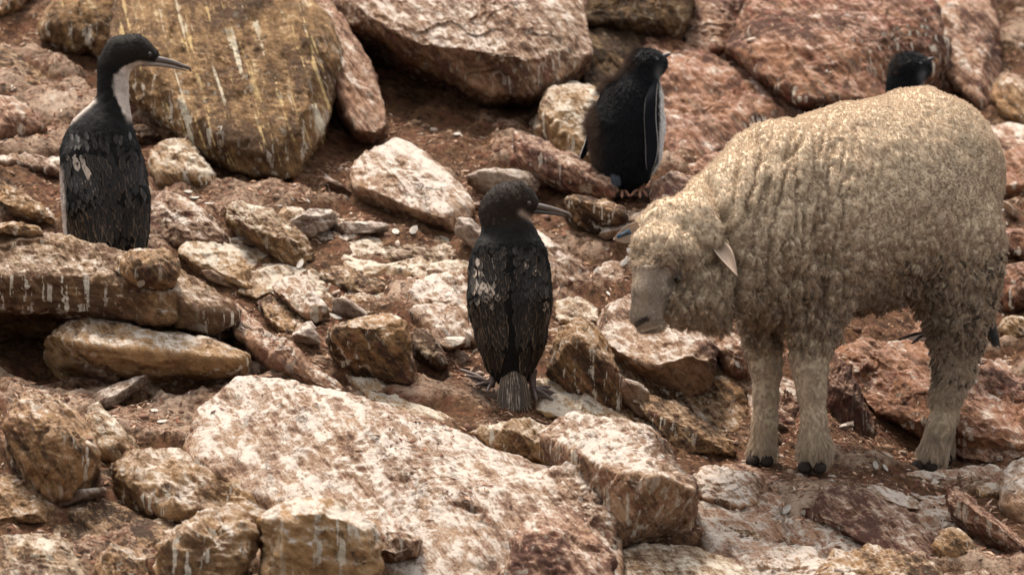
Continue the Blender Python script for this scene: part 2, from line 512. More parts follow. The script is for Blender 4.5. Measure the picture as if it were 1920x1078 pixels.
R('pale smooth slab sloping down beside the rusty red boulder', [(1690,-50),(1850,-50),(1868,60),(1884,130),(1866,185),(1845,204),(1800,175),(1768,140),(1766,70)], 'pink', lean=.7, off=-.05, bulge=.06, thick=.45, lvl=7, bed=(.9,.1,.5))
R('ochre stone wedged behind the pale smooth slab at the right edge', [(1856,178),(1884,128),(1925,165),(1975,235),(1925,248),(1868,206)], 'brown', lean=.5, thick=.3)
R('lumpy orange-brown rock face between the penguin and the sheep back', [(1186,62),(1250,50),(1290,90),(1345,120),(1392,190),(1455,208),(1540,214),(1430,262),(1345,330),(1262,322),(1240,250),(1225,140)], 'red', lean=.75, off=.02, bulge=.04, thick=.4, lvl=7, sharp=10, amp=1.8)
R('shadowed brown rock set back under the dark olive rock', [(1070,60),(1180,40),(1230,90),(1220,220),(1120,230),(1085,150)], 'dark', lean=.5, off=.10, bulge=.03, thick=.3, lvl=6)
R('brown rock in the top left corner beyond the white-rimmed block', [(-40,-60),(60,-60),(40,15),(0,40),(-40,30)], 'brown', thick=.3)
# centre back
R('rounded pale boulder with pink blotches lying above the dark cormorant', [(648,318),(668,282),(700,262),(742,251),(782,264),(822,295),(868,338),(896,378),(886,412),(850,433),(800,424),(742,398),(690,374),(656,352)],
  'pale', lean=.55, off=-.05, bulge=.05, thick=.3, lvl=7, facet=.45, sharp=16, strata=.35, inner=.7)
R('cracked cream boulder touching the left side of the penguin', [(994,205),(1030,165),(1066,142),(1108,150),(1150,175),(1160,290),(1135,318),(1090,305),(1045,268),(1004,240)], 'cream', lean=.5, off=-.04, bulge=.06, thick=.35, lvl=7, ridge=[(1055,210,-.08)])
R('long narrow slab lying diagonally in front of the penguin', [(950,288),(964,253),(1010,266),(1080,304),(1128,330),(1158,352),(1160,378),(1124,374),(1052,356),(1000,328)], 'pink', lean=.4, off=-.05, bulge=.03, thick=.2, lvl=7, bed=(.3,-.1,.9), ridge=[(975,268,-.03),(1060,312,-.06),(1120,342,-.05)])
R('squat brown slab just beneath the long diagonal slab', [(1050,388),(1062,363),(1112,370),(1178,396),(1188,424),(1155,442),(1085,422)], 'brown', lean=.3, off=-.05, bulge=.03, thick=.2, lvl=6, ridge=[(1070,375,-.05),(1170,400,-.05)])
R('smooth pinkish rock between the penguin and the sheep head', [(1216,392),(1224,340),(1256,308),(1300,318),(1345,345),(1335,400),(1250,410)], 'pink', lean=.5, off=-.04, bulge=.05, thick=.3, lvl=7, sharp=14)
R('low brown stone under the beak side of the dark cormorant head', [(1090,440),(1140,428),(1200,440),(1185,470),(1110,466)], 'brown', lean=.8, off=.0, bulge=.02, thick=.12, lvl=5)
# left
R('grey striped block at the left edge behind the white-throated cormorant', [(-30,172),(30,184),(66,206),(94,244),(60,254),(20,264),(-30,262)], 'pink', lean=.3, off=-.04, bulge=.03, thick=.25, lvl=7, ridge=[(20,215,-.05),(66,212,-.03)])
R('brown ridge of stone running down to the striped block at the left edge', [(-30,92),(40,110),(98,150),(108,174),(70,178),(20,160),(-30,146)], 'brown', lean=.6, bulge=.04, thick=.2)
R('small knobbly stone right behind the back of the white-throated cormorant', [(236,236),(276,226),(304,246),(306,264),(270,268),(240,264)], 'brown', lean=.3, off=-.03, bulge=.03, thick=.14, lvl=6, sharp=12)
R('angular limed rock under the lower edge of the huge ochre boulder', [(284,300),(300,268),(350,256),(372,280),(388,318),(400,354),(350,350),(296,345)], 'cream', lean=.45, off=-.04, bulge=.04, thick=.2, lvl=7)
R('ribbed twisted stone at the left edge below the striped block', [(-30,322),(20,334),(60,362),(112,402),(112,428),(70,420),(30,402),(-30,380)], 'brown', lean=.6, bulge=.04, thick=.2, lvl=6, amp=1.7)
R('pale flat stone left of the white-throated cormorant', [(-20,268),(50,262),(118,300),(122,330),(60,318),(-20,306)], 'pale', lean=.9, bulge=.02, thick=.15, lvl=6)
R('long sloping slab with a white top just right of the white-throated cormorant', [(282,372),(300,352),(345,372),(400,412),(436,446),(404,462),(340,462),(284,450)], 'pale', lean=.6, off=-.03, bulge=.03, thick=.22, lvl=7, ridge=[(310,368,-.04),(400,424,-.05)])
R('lime-splashed slab pointing down towards the slope centre', [(412,384),(450,372),(500,388),(548,420),(584,452),(592,482),(566,496),(520,488),(470,456),(430,420)], 'cream', lean=.5, off=-.04, bulge=.04, thick=.22, lvl=7, ridge=[(470,400,-.05),(560,450,-.06)])
R('small pale stone at the upper corner of the lime-splashed slab', [(518,404),(536,388),(562,390),(578,408),(574,428),(544,424)], 'cream', lean=.5, bulge=.02, thick=.1, lvl=5)
R('thin flat stone right of the lime-splashed slab', [(562,436),(600,410),(650,424),(690,446),(650,458),(600,454)], 'pale', lean=.8, bulge=.025, thick=.12, lvl=6)
R('wide cracked stone embedded below the long white-topped slab', [(326,472),(350,454),(410,458),(456,480),(486,530),(470,546),(420,524),(370,500)], 'cream', lean=.8, off=-.02, bulge=.03, thick=.18, lvl=7)
R('pale stone with a bright crest in the middle of the slope', [(500,530),(536,516),(580,530),(628,578),(622,598),(590,610),(545,592),(515,560)], 'pale', lean=.6, off=-.02, bulge=.04, thick=.2, lvl=7)
R('low pale hump left of the cracked block', [(640,560),(680,540),(720,560),(752,590),(700,600),(650,590)], 'brown', lean=.8, bulge=.03, thick=.15, lvl=6)
R('steep block with vertical white drips left of the dark cormorant', [(608,640),(622,608),(652,596),(700,584),(742,580),(762,606),(776,660),(788,722),(756,728),(700,706),(640,682),(614,664)],
  'brown', lean=.15, off=-.05, bulge=.02, thick=.25, lvl=7, sharp=26, ridge=[(628,620,-.05),(690,606,-.07),(746,604,-.04)])
R('rounded stone tucked behind the block with white drips', [(762,640),(776,616),(804,610),(830,648),(848,684),(832,700),(800,698),(770,672)], 'cream', lean=.3, off=-.02, bulge=.04, thick=.2, lvl=7)
R('white-washed sloping stone at the left flank of the dark cormorant', [(764,580),(776,536),(812,514),(866,510),(892,560),(890,640),(850,650),(800,620)], 'pale', lean=.7, off=-.02, bulge=.03, thick=.2, lvl=7)
R('broad worn stone slab spread across the slope above the middle', [(618,452),(700,430),(780,436),(860,450),(884,486),(820,500),(720,492),(640,480)], 'cream', lean=.95, off=.0, bulge=.03, thick=.14, lvl=7)
R('weathered slab set between the lime-splashed slab and the cormorant tail side', [(560,500),(640,486),(720,500),(790,520),(770,548),(690,552),(600,530)], 'brown', lean=.95, off=.0, bulge=.03, thick=.14, lvl=7)
R('smooth pale stone sticking out behind the right wing of the dark cormorant', [(990,430),(1012,440),(1060,468),(1110,508),(1100,524),(1060,536),(1034,548),(990,540)], 'pale', lean=.5, off=-.02, bulge=.03, thick=.22, lvl=7)
R('grey ridged stone standing right of the dark cormorant feet', [(1026,700),(1040,650),(1058,618),(1088,608),(1124,636),(1150,668),(1168,720),(1158,768),(1110,756),(1062,734)],
  'brown', lean=.25, off=-.03, bulge=.04, thick=.25, lvl=7, ridge=[(1085,640,-.08),(1140,700,-.05)], bed=(.7,0,.6))
R('broad pale slab under the sheep muzzle with a dark underside', [(1112,600),(1126,560),(1172,545),(1250,562),(1318,600),(1346,625),(1356,690),(1330,730),(1296,742),(1240,722),(1170,690),(1126,650)],
  'pale', lean=.55, off=-.04, bulge=.02, thick=.35, lvl=7, ridge=[(1200,600,-.06),(1320,665,-.13),(1250,690,-.12)])
R('streaked stone between the pale slab and the sheep right foreleg', [(1340,640),(1356,616),(1396,632),(1420,680),(1410,722),(1370,722),(1352,694)], 'pink', lean=.3, off=-.0, bulge=.03, thick=.2, lvl=6)
R('narrow pinkish stone leaning behind the sheep near foreleg', [(1540,700),(1552,668),(1576,668),(1612,720),(1644,788),(1640,822),(1610,822),(1574,794),(1548,764)], 'pink', lean=.35, off=-.0, bulge=.03, thick=.2, lvl=7, bed=(.85,0,-.4), ridge=[(1600,740,-.05)])
R('long brown slab sloping towards the sheep hooves', [(1170,744),(1196,726),(1262,744),(1330,784),(1392,842),(1386,858),(1320,862),(1262,852),(1218,800)], 'brown', lean=.6, off=-.02, bulge=.03, thick=.25, lvl=7, ridge=[(1250,780,-.05),(1330,820,-.05)])
R('worn slab running right from the dark cormorant tail', [(990,700),(1030,702),(1100,738),(1170,780),(1215,806),(1150,812),(1060,792),(1000,772)], 'cream', lean=.75, off=-.02, bulge=.02, thick=.2, lvl=7)
# foreground centre
R('streaky grey-white slab in front of the dark cormorant tail', [(872,808),(900,792),(950,784),(1020,790),(1090,822),(1150,868),(1158,900),(1090,892),(1000,864),(920,838)], 'cream', lean=.55, off=-.06, bulge=.02, thick=.3, lvl=7, bed=(.6,-.1,-.5), ridge=[(960,806,-.05),(1080,850,-.06)])
R('large limed block with a sheer dark front face', [(1010,812),(1050,784),(1130,776),(1200,800),(1262,846),(1300,896),(1306,930),(1288,968),(1220,992),(1150,1018),(1130,960),(1120,880)],
  'pale', lean=.5, off=-.12, bulge=.0, thick=.45, lvl=8, sharp=34, facet=.25, nchip=6, ridge=[(1148,884,-.16),(1225,892,-.22),(1296,906,-.16),(1150,1000,-.02),(1220,985,-.03),(1100,830,-.05)], bed=(.5,-.2,-.6))
R('largest pale slab spread across the foreground with reddish stains', [(345,825),(372,770),(404,736),(442,708),(530,714),(640,748),(760,798),(862,832),(962,866),(1046,884),(1132,914),(1150,980),(1156,1060),(1150,1160),(800,1160),(730,1060),(640,980),(540,920),(430,876),(360,846)],
  'pale', lean=.72, off=-.08, bulge=.05, thick=.5, lvl=8, sharp=26, inner=.78, bed=(.4,-.6,.7), strata=.75, facet=.38, ridge=[(560,800,-.05),(820,900,-.09),(1000,960,-.10),(700,850,-.07)])
R('knobbly limed stone at the right end of the foreground slab', [(1010,905),(1060,872),(1120,880),(1146,900),(1150,960),(1158,1030),(1120,1045),(1080,980),(1030,950)], 'pale', lean=.5, off=-.13, bulge=.02, thick=.25, lvl=7, amp=1.2)
R('reddish bulge of rock below the foreground slab right end', [(960,1010),(1000,960),(1060,940),(1110,970),(1150,1020),(1150,1160),(960,1160),(930,1080)], 'pink', lean=.5, off=-.20, bulge=.04, thick=.3, lvl=7)
R('cream rock with a yellow-edged top at the bottom centre', [(1140,1060),(1160,1030),(1206,1012),(1290,1018),(1370,1044),(1430,1080),(1460,1160),(1140,1160)], 'cream', lean=.55, off=-.06, bulge=.05, thick=.3, lvl=7, facet=.3, sharp=14, bed=(.3,.6,.7), strata=.4)
R('small brown stone wedged below the largest pale slab', [(690,1000),(716,966),(756,972),(800,1004),(794,1046),(740,1062),(700,1046)], 'pale', lean=.3, off=-.16, bulge=.04, thick=.2, lvl=7)
R('upright block with striped front face at the bottom left of centre', [(470,990),(500,950),(560,926),(640,934),(702,978),(712,1040),(706,1160),(560,1160),(490,1090)], 'tan', lean=.2, off=-.14, bulge=.02, thick=.3, lvl=7, sharp=28, ridge=[(520,970,-.06),(600,958,-.08),(690,990,-.05)])
R('creased brown rock left of the striped block', [(300,1030),(330,996),(390,972),(440,952),(466,1000),(468,1060),(440,1160),(300,1160)], 'tan', lean=.35, off=-.10, bulge=.04, thick=.3, lvl=7, amp=1.7)
R('wide weathered brown rock spread over the lower left', [(196,880),(240,852),(320,842),(430,866),(530,905),(620,940),(690,985),(640,1010),(520,990),(420,985),(300,975),(215,925)], 'tan', lean=.6, off=-.05, bulge=.05, thick=.3, lvl=7, sharp=14, amp=1.8)
R('pale rounded rock in the bottom left corner', [(-40,1030),(20,1000),(74,990),(124,1008),(156,1056),(200,1160),(-40,1160)], 'cream', lean=.5, off=-.06, bulge=.05, thick=.3, lvl=7)
R('brown stone between the corner rock and the creased rock', [(170,1040),(210,1010),(270,1020),(300,1060),(310,1160),(180,1160)], 'brown', lean=.6, off=-.03, bulge=.04, thick=.2, lvl=6)
# left foreground ledges
R('overhanging ledge slab in front of the white-throated cormorant', [(-60,430),(-30,412),(70,432),(150,446),(240,470),(330,505),(390,540),(436,588),(432,606),(396,616),(330,606),(250,592),(150,582),(60,572),(-60,574)],
  'tan', lean=.45, off=-.24, bulge=.0, thick=.55, lvl=8, sharp=26, bed=(.12,-.15,1), strata=1.3, ridge=[(-40,520,-.06),(100,520,-.10),(220,530,-.11),(330,560,-.08),(400,590,-.04),(100,575,-.05),(300,598,-.06)])
R('rounded brown lump sitting on the ledge slab', [(212,500),(222,476),(262,466),(306,472),(326,490),(326,528),(296,540),(244,532)], 'brown', lean=.2, off=-.47, bulge=.05, thick=.24, lvl=7, sharp=14)
R('small dark knob on the far left of the ledge slab', [(-30,420),(30,414),(76,424),(86,440),(60,448),(-30,446)], 'brown', lean=.2, off=-.44, bulge=.03, thick=.2, lvl=6, sharp=14)
R('ochre rock with a white crusted crest tucked under the ledge slab', [(70,622),(96,596),(160,584),(240,606),(330,628),(420,640),(472,660),(480,680),(462,702),(400,708),(300,706),(200,692),(110,664)],
  'tan', lean=.3, off=-.14, bulge=.03, thick=.45, lvl=7, bed=(.15,-.15,1), sharp=18, ridge=[(120,625,-.06),(300,660,-.08),(430,675,-.05)])
R('long dark-edged ridge stone running down from the ledge slab end', [(420,575),(446,572),(482,598),(530,640),(590,684),(648,722),(640,736),(580,722),(520,694),(470,650),(434,620)], 'pink', lean=.6, off=-.10, bulge=.03, thick=.3, lvl=7, bed=(.6,.1,-.4))
R('tilted oval boulder at the lower left with a pale stripe', [(4,800),(14,758),(50,730),(96,726),(140,754),(180,802),(194,846),(170,886),(134,930),(100,938),(66,880),(24,846)], 'brown', lean=.35, off=-.10, bulge=.07, thick=.3, lvl=7, sharp=18, ridge=[(84,800,-.11)])
R('shard of stone against the right side of the oval boulder', [(160,780),(176,758),(206,782),(240,822),(256,840),(210,858),(180,846)], 'cream', lean=.4, off=-.04, bulge=.03, thick=.18, lvl=6)
R('blurred brown stone at the left edge under the oval boulder', [(-40,900),(10,880),(60,900),(110,950),(90,990),(-40,990)], 'brown', lean=.8, off=-.01, bulge=.03, thick=.2, lvl=6)
# right
R('long low slab along the upper edge of the largest pale slab', [(640,690),(700,706),(780,752),(866,796),(850,812),(770,790),(690,750)], 'cream', lean=.8, off=-.01, bulge=.02, thick=.2, lvl=6)
R('half-buried brown slab above the dark-edged ridge stone', [(470,560),(510,548),(570,590),(610,636),(580,652),(520,620)], 'brown', lean=.9, off=-.005, bulge=.02, thick=.15, lvl=6)
R('flat slab between the dark cormorant and the slab under the muzzle', [(1034,566),(1070,548),(1116,560),(1126,604),(1080,616),(1044,604)], 'cream', lean=.85, off=-.005, bulge=.02, thick=.15, lvl=6)
R('brown slab behind the sheep far foreleg', [(1390,740),(1440,700),(1500,716),(1530,770),(1480,806),(1410,790)], 'pink', lean=.85, off=.0, bulge=.02, thick=.15, lvl=6)
R('low brown stone above the pale rock in the bottom left corner', [(120,960),(190,936),(280,972),(330,1006),(290,1030),(200,1012)], 'brown', lean=.85, off=-.005, bulge=.02, thick=.15, lvl=6)
R('flat brown stone between the sheer-faced block and the knotted pale rock', [(1300,990),(1360,974),(1430,990),(1450,1012),(1390,1030),(1316,1022)], 'brown', lean=.85, off=-.005, bulge=.02, thick=.15, lvl=6)
R('small pinkish stone at the bottom right corner', [(1826,1046),(1880,1034),(1950,1060),(1970,1120),(1840,1110)], 'pink', lean=.7, off=-.01, bulge=.03, thick=.15, lvl=6)
R('low slab above the sheep head side of the pink stone', [(1100,500),(1150,486),(1190,505),(1180,540),(1120,546)], 'pale', lean=.95, off=.0, bulge=.015, thick=.12, lvl=6)
R('sunken slab left of the weathered slab in the middle of the slope', [(440,545),(460,500),(520,492),(560,512),(540,540),(480,560)], 'cream', lean=.95, off=.0, bulge=.02, thick=.14, lvl=6)
R('long thin slab at the foot of the lumpy orange-brown rock face', [(1240,330),(1330,300),(1400,262),(1440,272),(1380,330),(1300,350)], 'red', lean=.8, off=.0, bulge=.03, thick=.2, lvl=6)
R('bedrock plate under the small stones in the middle of the slope', [(300,440),(420,400),(600,420),(900,440),(1000,520),(1010,640),(900,690),(760,640),(600,560),(420,520)], 'cream', lean=1.0, off=-.004, bulge=.006, thick=.25, lvl=8, nchip=4, facet=.9, strata=1.6)
R('bedrock plate sloping down between the dark cormorant and the sheep forelegs', [(1010,640),(1120,560),(1300,600),(1420,700),(1400,800),(1250,860),(1120,790)], 'brown', lean=1.0, off=.0, bulge=.006, thick=.25, lvl=8, nchip=4, facet=.9, strata=1.6)
R('bedrock plate carrying the stones at the lower right', [(1290,950),(1480,890),(1700,900),(1930,880),(1960,1120),(1400,1130)], 'pink', lean=1.0, off=-.004, bulge=.006, thick=.25, lvl=8, nchip=4, facet=1.0, strata=1.6)
R('bedrock plate under the brown rocks at the lower left', [(120,900),(300,850),(560,930),(720,1010),(720,1120),(80,1120)], 'brown', lean=1.0, off=-.01, bulge=.006, thick=.25, lvl=8, nchip=4, facet=1.0, strata=1.6)
R('bedrock plate of reddish stone behind the sheep hind leg', [(1540,640),(1700,600),(1940,640),(1960,850),(1800,850),(1600,760)], 'red', lean=1.0, off=-.004, bulge=.006, thick=.25, lvl=8, nchip=4, facet=1.0, strata=1.6)
R('cracked pale stone in front of the sheep forelegs', [(1286,912),(1300,886),(1340,872),(1400,884),(1434,908),(1436,946),(1404,972),(1350,950),(1306,930)], 'pale', lean=.6, off=-.03, bulge=.03, thick=.2, lvl=7)
R('thin flake of stone by the sheep far front hoof', [(1336,886),(1352,868),(1400,864),(1440,884),(1436,898),(1390,892)], 'pink', lean=.8, off=-.01, bulge=.015, thick=.1, lvl=6)
R('flat pinkish slab half buried below the sheep near front hoof', [(1466,950),(1486,918),(1540,904),(1640,920),(1706,958),(1750,996),(1760,1050),(1700,1064),(1620,1030),(1540,990)], 'pink', lean=.85, off=-.03, bulge=.03, thick=.25, lvl=7, sharp=18)
R('knotted pale rock at the bottom right of centre', [(1384,1060),(1400,1026),(1440,1008),(1520,1024),(1580,1052),(1620,1160),(1400,1160)], 'pale', lean=.6, off=-.03, bulge=.04, thick=.25, lvl=7, amp=1.7)
R('wide rough rock along the bottom edge right of the knotted rock', [(1500,1070),(1540,1040),(1620,1024),(1720,1050),(1780,1084),(1800,1160),(1500,1160)], 'brown', lean=.6, off=-.03, bulge=.04, thick=.25, lvl=7, amp=1.5)
R('blocky stone beside the half buried pinkish slab', [(1752,1020),(1762,992),(1796,984),(1824,1010),(1826,1044),(1790,1056),(1762,1046)], 'brown', lean=.3, off=-.03, bulge=.03, thick=.15, lvl=6)
R('long narrow rock with one white drip near the lower right corner', [(1772,940),(1784,916),(1812,924),(1870,964),(1930,1006),(1970,1060),(1910,1046),(1850,1010),(1796,972)], 'pink', lean=.45, off=-.04, bulge=.03, thick=.25, lvl=7, ridge=[(1800,935,-.04),(1900,1000,-.05)])
R('pale rock cut by the right edge at the lower right', [(1878,956),(1884,900),(1904,868),(1970,850),(1980,980),(1920,982)], 'pale', lean=.5, off=-.03, bulge=.04, thick=.25, lvl=7)
R('narrow stone below the sheep hind hoof', [(1600,912),(1640,898),(1690,912),(1724,938),(1726,956),(1690,958),(1640,936)], 'pale', lean=.5, off=-.03, bulge=.025, thick=.15, lvl=6)
R('small brown stone near the narrow stone below the hind hoof', [(1812,912),(1840,900),(1878,912),(1880,930),(1840,938)], 'brown', lean=.5, off=-.02, bulge=.02, thick=.1, lvl=5)
R('flat pinkish slab right of the sheep hind leg', [(1786,842),(1806,806),(1862,790),(1940,776),(1960,850),(1880,868),(1810,870)], 'pink', lean=.8, off=-.02, bulge=.03, thick=.22, lvl=7)
R('broad reddish slab behind the sheep hind leg at the right edge', [(1800,730),(1830,680),(1880,664),(1960,690),(1970,770),(1900,776),(1830,768)], 'red', lean=.8, off=-.02, bulge=.04, thick=.25, lvl=7)
R('reddish hump of rock seen between the sheep legs', [(1560,660),(1620,630),(1700,650),(1750,690),(1740,730),(1650,720),(1580,690)], 'red', lean=.85, off=-.01, bulge=.03, thick=.2, lvl=7)
R('flat reddish slab under the tail of the hidden cormorant', [(1660,760),(1720,740),(1830,752),(1850,790),(1760,806),(1680,796)], 'red', lean=.9, off=.0, bulge=.02, thick=.15, lvl=6)
R('small white-dripped stone at the right edge behind the sheep', [(1872,612),(1888,596),(1930,592),(1950,640),(1900,644),(1876,636)], 'cream', lean=.2, off=-.02, bulge=.02, thick=.15, lvl=6)
R('red slab at the right edge level with the sheep rump', [(1850,440),(1890,426),(1970,430),(1970,482),(1880,484)], 'red', lean=.4, off=-.04, bulge=.03, thick=.25, lvl=6)
R('second red slab at the right edge under the first', [(1850,520),(1890,498),(1970,506),(1970,572),(1890,576)], 'red', lean=.5, off=-.04, bulge=.03, thick=.25, lvl=6)
R('pink rock at the right edge behind the top of the sheep rump', [(1836,300),(1850,250),(1880,222),(1970,236),(1970,300),(1880,320)], 'pink', lean=.6, off=-.03, bulge=.03, thick=.25, lvl=6)
R('dark red rock at the right edge above the red slabs', [(1860,360),(1876,286),(1930,268),(1970,290),(1970,370),(1890,376)], 'red', lean=.4, off=-.03, bulge=.04, thick=.25, lvl=6)
# ------------------------------------------------------------------ smooth bodies from rounded limbs
def sdf_eval(p, prims):
    """prims: (a, b, ra, rb, k, sign) tapered capsules blended with a smooth minimum"""
    d = None
    for (a, b, ra, rb, k, sg) in prims:
        ab = b - a; L2 = float(ab @ ab)
        pa = p - a
        t = np.clip(pa @ ab / L2, 0, 1) if L2 > 1e-10 else np.zeros(len(p), dtype=np.float32)
        q = np.linalg.norm(pa - t[:, None] * ab, axis=1) - (ra + (rb - ra) * t)
        if d is None: d = q; continue
        if sg > 0:
            h = np.clip(.5 + .5 * (d - q) / k, 0, 1)
            d = d * (1 - h) + q * h - k * h * (1 - h)
        else:
            h = np.clip(.5 - .5 * (d + q) / k, 0, 1)
            d = d * (1 - h) - q * h + k * h * (1 - h)
    return d

def surface_net(prims, h):
    lo = np.min([np.minimum(a - ra, b - rb) for a, b, ra, rb, k, s in prims if s > 0], axis=0) - 3 * h
    hi = np.max([np.maximum(a + ra, b + rb) for a, b, ra, rb, k, s in prims if s > 0], axis=0) + 3 * h
    n = np.ceil((hi - lo) / h).astype(int)
    ax = [lo[i] + h * np.arange(n[i]) for i in range(3)]
    S = np.empty(n, dtype=np.float32)
    YZ = np.stack(np.meshgrid(ax[1], ax[2], indexing='ij'), -1).reshape(-1, 2)
    for i0 in range(0, n[0], 24):
        xs = ax[0][i0:i0 + 24]
        pts = np.empty((len(xs), len(YZ), 3), dtype=np.float32)
        pts[:, :, 0] = xs[:, None]; pts[:, :, 1:] = YZ[None]
        S[i0:i0 + 24] = sdf_eval(pts.reshape(-1, 3), prims).reshape(len(xs), n[1], n[2])
    ins = S < 0
    acc = np.zeros((n[0] - 1, n[1] - 1, n[2] - 1, 3), dtype=np.float32); cnt = np.zeros(acc.shape[:3], dtype=np.float32)
    for axis in range(3):
        a = np.moveaxis(S, axis, 0)[:-1]; b = np.moveaxis(S, axis, 0)[1:]
        cross = (a < 0) != (b < 0)
        t = np.where(cross, a / np.where(a == b, 1, a - b), 0)
        cross = np.moveaxis(cross, 0, axis); t = np.moveaxis(t, 0, axis)
        o1, o2 = [i for i in range(3) if i != axis]
        for u in (0, 1):
            for w in (0, 1):
                sl = [slice(None)] * 3
                sl[o1] = slice(0, n[o1] - 1) if u == 0 else slice(1, n[o1])
                sl[o2] = slice(0, n[o2] - 1) if w == 0 else slice(1, n[o2])
                c = cross[tuple(sl)]; tt = t[tuple(sl)]
                acc[..., axis] += c * tt; acc[..., o1] += c * u; acc[..., o2] += c * w
                cnt += c
        # noqa
    m = cnt > 0
    idx = -np.ones(m.shape, dtype=np.int64); idx[m] = np.arange(m.sum())
    ijk = np.argwhere(m)
    v = lo + (ijk + acc[m] / cnt[m][:, None]) * h
    faces = []
    for axis in range(3):
        o1, o2 = [(1, 2), (2, 0), (0, 1)][axis]
        a = np.moveaxis(ins, axis, 0)[:-1]; b = np.moveaxis(ins, axis, 0)[1:]
        cr = np.moveaxis(a != b, 0, axis); sa = np.moveaxis(a, 0, axis)
        e = np.argwhere(cr)
        ok = (e[:, o1] > 0) & (e[:, o2] > 0) & (e[:, o1] < n[o1] - 1) & (e[:, o2] < n[o2] - 1)
        e = e[ok]
        s = sa[tuple(e.T)]
        def at(d1, d2):
            q = e.copy(); q[:, o1] += d1; q[:, o2] += d2
            return idx[tuple(q.T)]
        f = np.stack([at(-1, -1), at(0, -1), at(0, 0), at(-1, 0)], 1)
        f[~s] = f[~s][:, ::-1]
        faces.append(f)
    f = np.concatenate(faces)
    f = f[(f >= 0).all(1)]
    # light smoothing
    for _ in range(2):
        sm = np.zeros_like(v); c = np.zeros(len(v))
        for i in range(4):
            np.add.at(sm, f[:, i], v[f[:, (i + 1) % 4]]); np.add.at(c, f[:, i], 1)
        v = v * .5 + sm / np.maximum(c, 1)[:, None] * .5
    return v.astype(np.float32), f

def chain(Y0, pts, k=.02, sign=1):
    """pts: (px, py, dy, r in photo pixels)"""
    out = []
    q = [(P(a, b, Y0 + c), r * (Y0 + c) / 1e4) for a, b, c, r in pts]
    if len(q) == 1: return [(q[0][0], q[0][0], q[0][1], q[0][1], k, sign)]
    for (a, ra), (b, rb) in zip(q[:-1], q[1:]): out.append((a, b, ra, rb, k, sign))
    return out

class Surf:
    """world-space surface that can be sampled and hit by sight lines"""
    def __init__(self, v, f):
        self.v, self.f = np.asarray(v, dtype=np.float64), f
        self.tree = BVHTree.FromPolygons(self.v.tolist(), f.tolist())
        a, b, c, d = (self.v[f[:, i]] for i in range(4))
        n = np.cross(c - a, d - b); L = np.linalg.norm(n, axis=1)
        self.area = L / 2; self.n = n / np.maximum(L, 1e-12)[:, None]
        vn = np.zeros_like(self.v)
        for i in range(4): np.add.at(vn, f[:, i], n)
        self.vn = vn / np.maximum(np.linalg.norm(vn, axis=1), 1e-12)[:, None]
    def hit(self, px, py, Y=14.0):
        d = Vector(P(px, py, Y)); 
        r = self.tree.ray_cast(Vector((0, 0, 0)), d.normalized())
        return (np.array(r[0]), np.array(r[1])) if r[0] is not None else (None, None)
    def sample(self, n, w=None, rng=RNG):
        a = self.area if w is None else self.area * w
        i = rng.choice(len(a), n, p=a / a.sum())
        u, t = rng.random(n), rng.random(n)
        f = self.f[i]
        W = [(1 - u) * (1 - t), u * (1 - t), u * t, (1 - u) * t]
        p = sum(W[k][:, None] * self.v[f[:, k]] for k in range(4))
        nn = sum(W[k][:, None] * self.vn[f[:, k]] for k in range(4))
        return p, nn / np.linalg.norm(nn, axis=1)[:, None], i

def unit(a): return a / np.maximum(np.linalg.norm(a, axis=-1, keepdims=True), 1e-9)

def hair(name, p, n, length, flow, lift, color, per, spread, tight, radius, mat, parent, loc, seg=4, curl=0.0, rng=RNG, tip=.25, var=.14):
    """strands in tufts: p, n tuft centres; flow unit tangent; lift 0..1 share along the normal"""
    m = len(p); N = m * per
    n_, fl = np.repeat(n, per, 0), np.repeat(flow, per, 0)
    fl = unit(fl - (fl * n_).sum(1)[:, None] * n_)
    bt = np.cross(n_, fl)
    a = rng.random(N) * 2 * math.pi; r = np.sqrt(rng.random(N)) * np.repeat(np.broadcast_to(spread, m), per)
    off = fl * (np.cos(a) * r)[:, None] + bt * (np.sin(a) * r)[:, None]
    L = np.repeat(np.broadcast_to(length, m), per) * rng.uniform(.75, 1.15, N)
    lf = np.repeat(np.broadcast_to(lift, m), per)[:, None]
    jd = rng.normal(size=(m, 3)) * .16
    d0 = unit(n_ * (lf + .25) + fl * (1 - lf)); d1 = unit(n_ * lf * .75 + fl * (1.1 - lf) + np.repeat(jd, per, 0))
    root = np.repeat(p, per, 0) + off - n_ * .0015
    pts = np.empty((N, seg, 3), dtype=np.float32)
    ph = rng.random(N) * 6.28; ph = np.repeat(ph[::per], per)
    for s in range(seg):
        t = s / (seg - 1)
        q = root + d0 * (L * t * (1 - t * .5))[:, None] + d1 * (L * t * t * .5)[:, None] - off * (tight * t)
        if curl > 0:
            q = q + (bt * np.cos(ph + t * 7)[:, None] + n_ * np.sin(ph + t * 7)[:, None]) * curl * t
        pts[:, s] = q
    c = bpy.data.hair_curves.new(name)
    c.add_curves([seg] * N)
    c.position_data.foreach_set('vector', (pts - np.array(loc)).astype(np.float32).ravel())
    rad = c.attributes.get('radius') or c.attributes.new('radius', 'FLOAT', 'POINT')
    pr = np.linspace(1, tip, seg)
    rad.data.foreach_set('value', (np.repeat(np.repeat(np.broadcast_to(radius, m), per), seg) * np.tile(pr, N)).astype(np.float32))
    ca = c.attributes.new('col', 'FLOAT_COLOR', 'CURVE')
    cc = np.ones((N, 4), dtype=np.float32)
    cc[:, :3] = np.repeat(color, per, 0) * rng.uniform(1 - var, 1 + var, (N, 1))
    ca.data.foreach_set('color', cc.ravel())
    o = bpy.data.objects.new(name, c); COL.objects.link(o)
    c.materials.append(mat)
    o.parent = parent; o['kind'] = 'stuff'
    return o

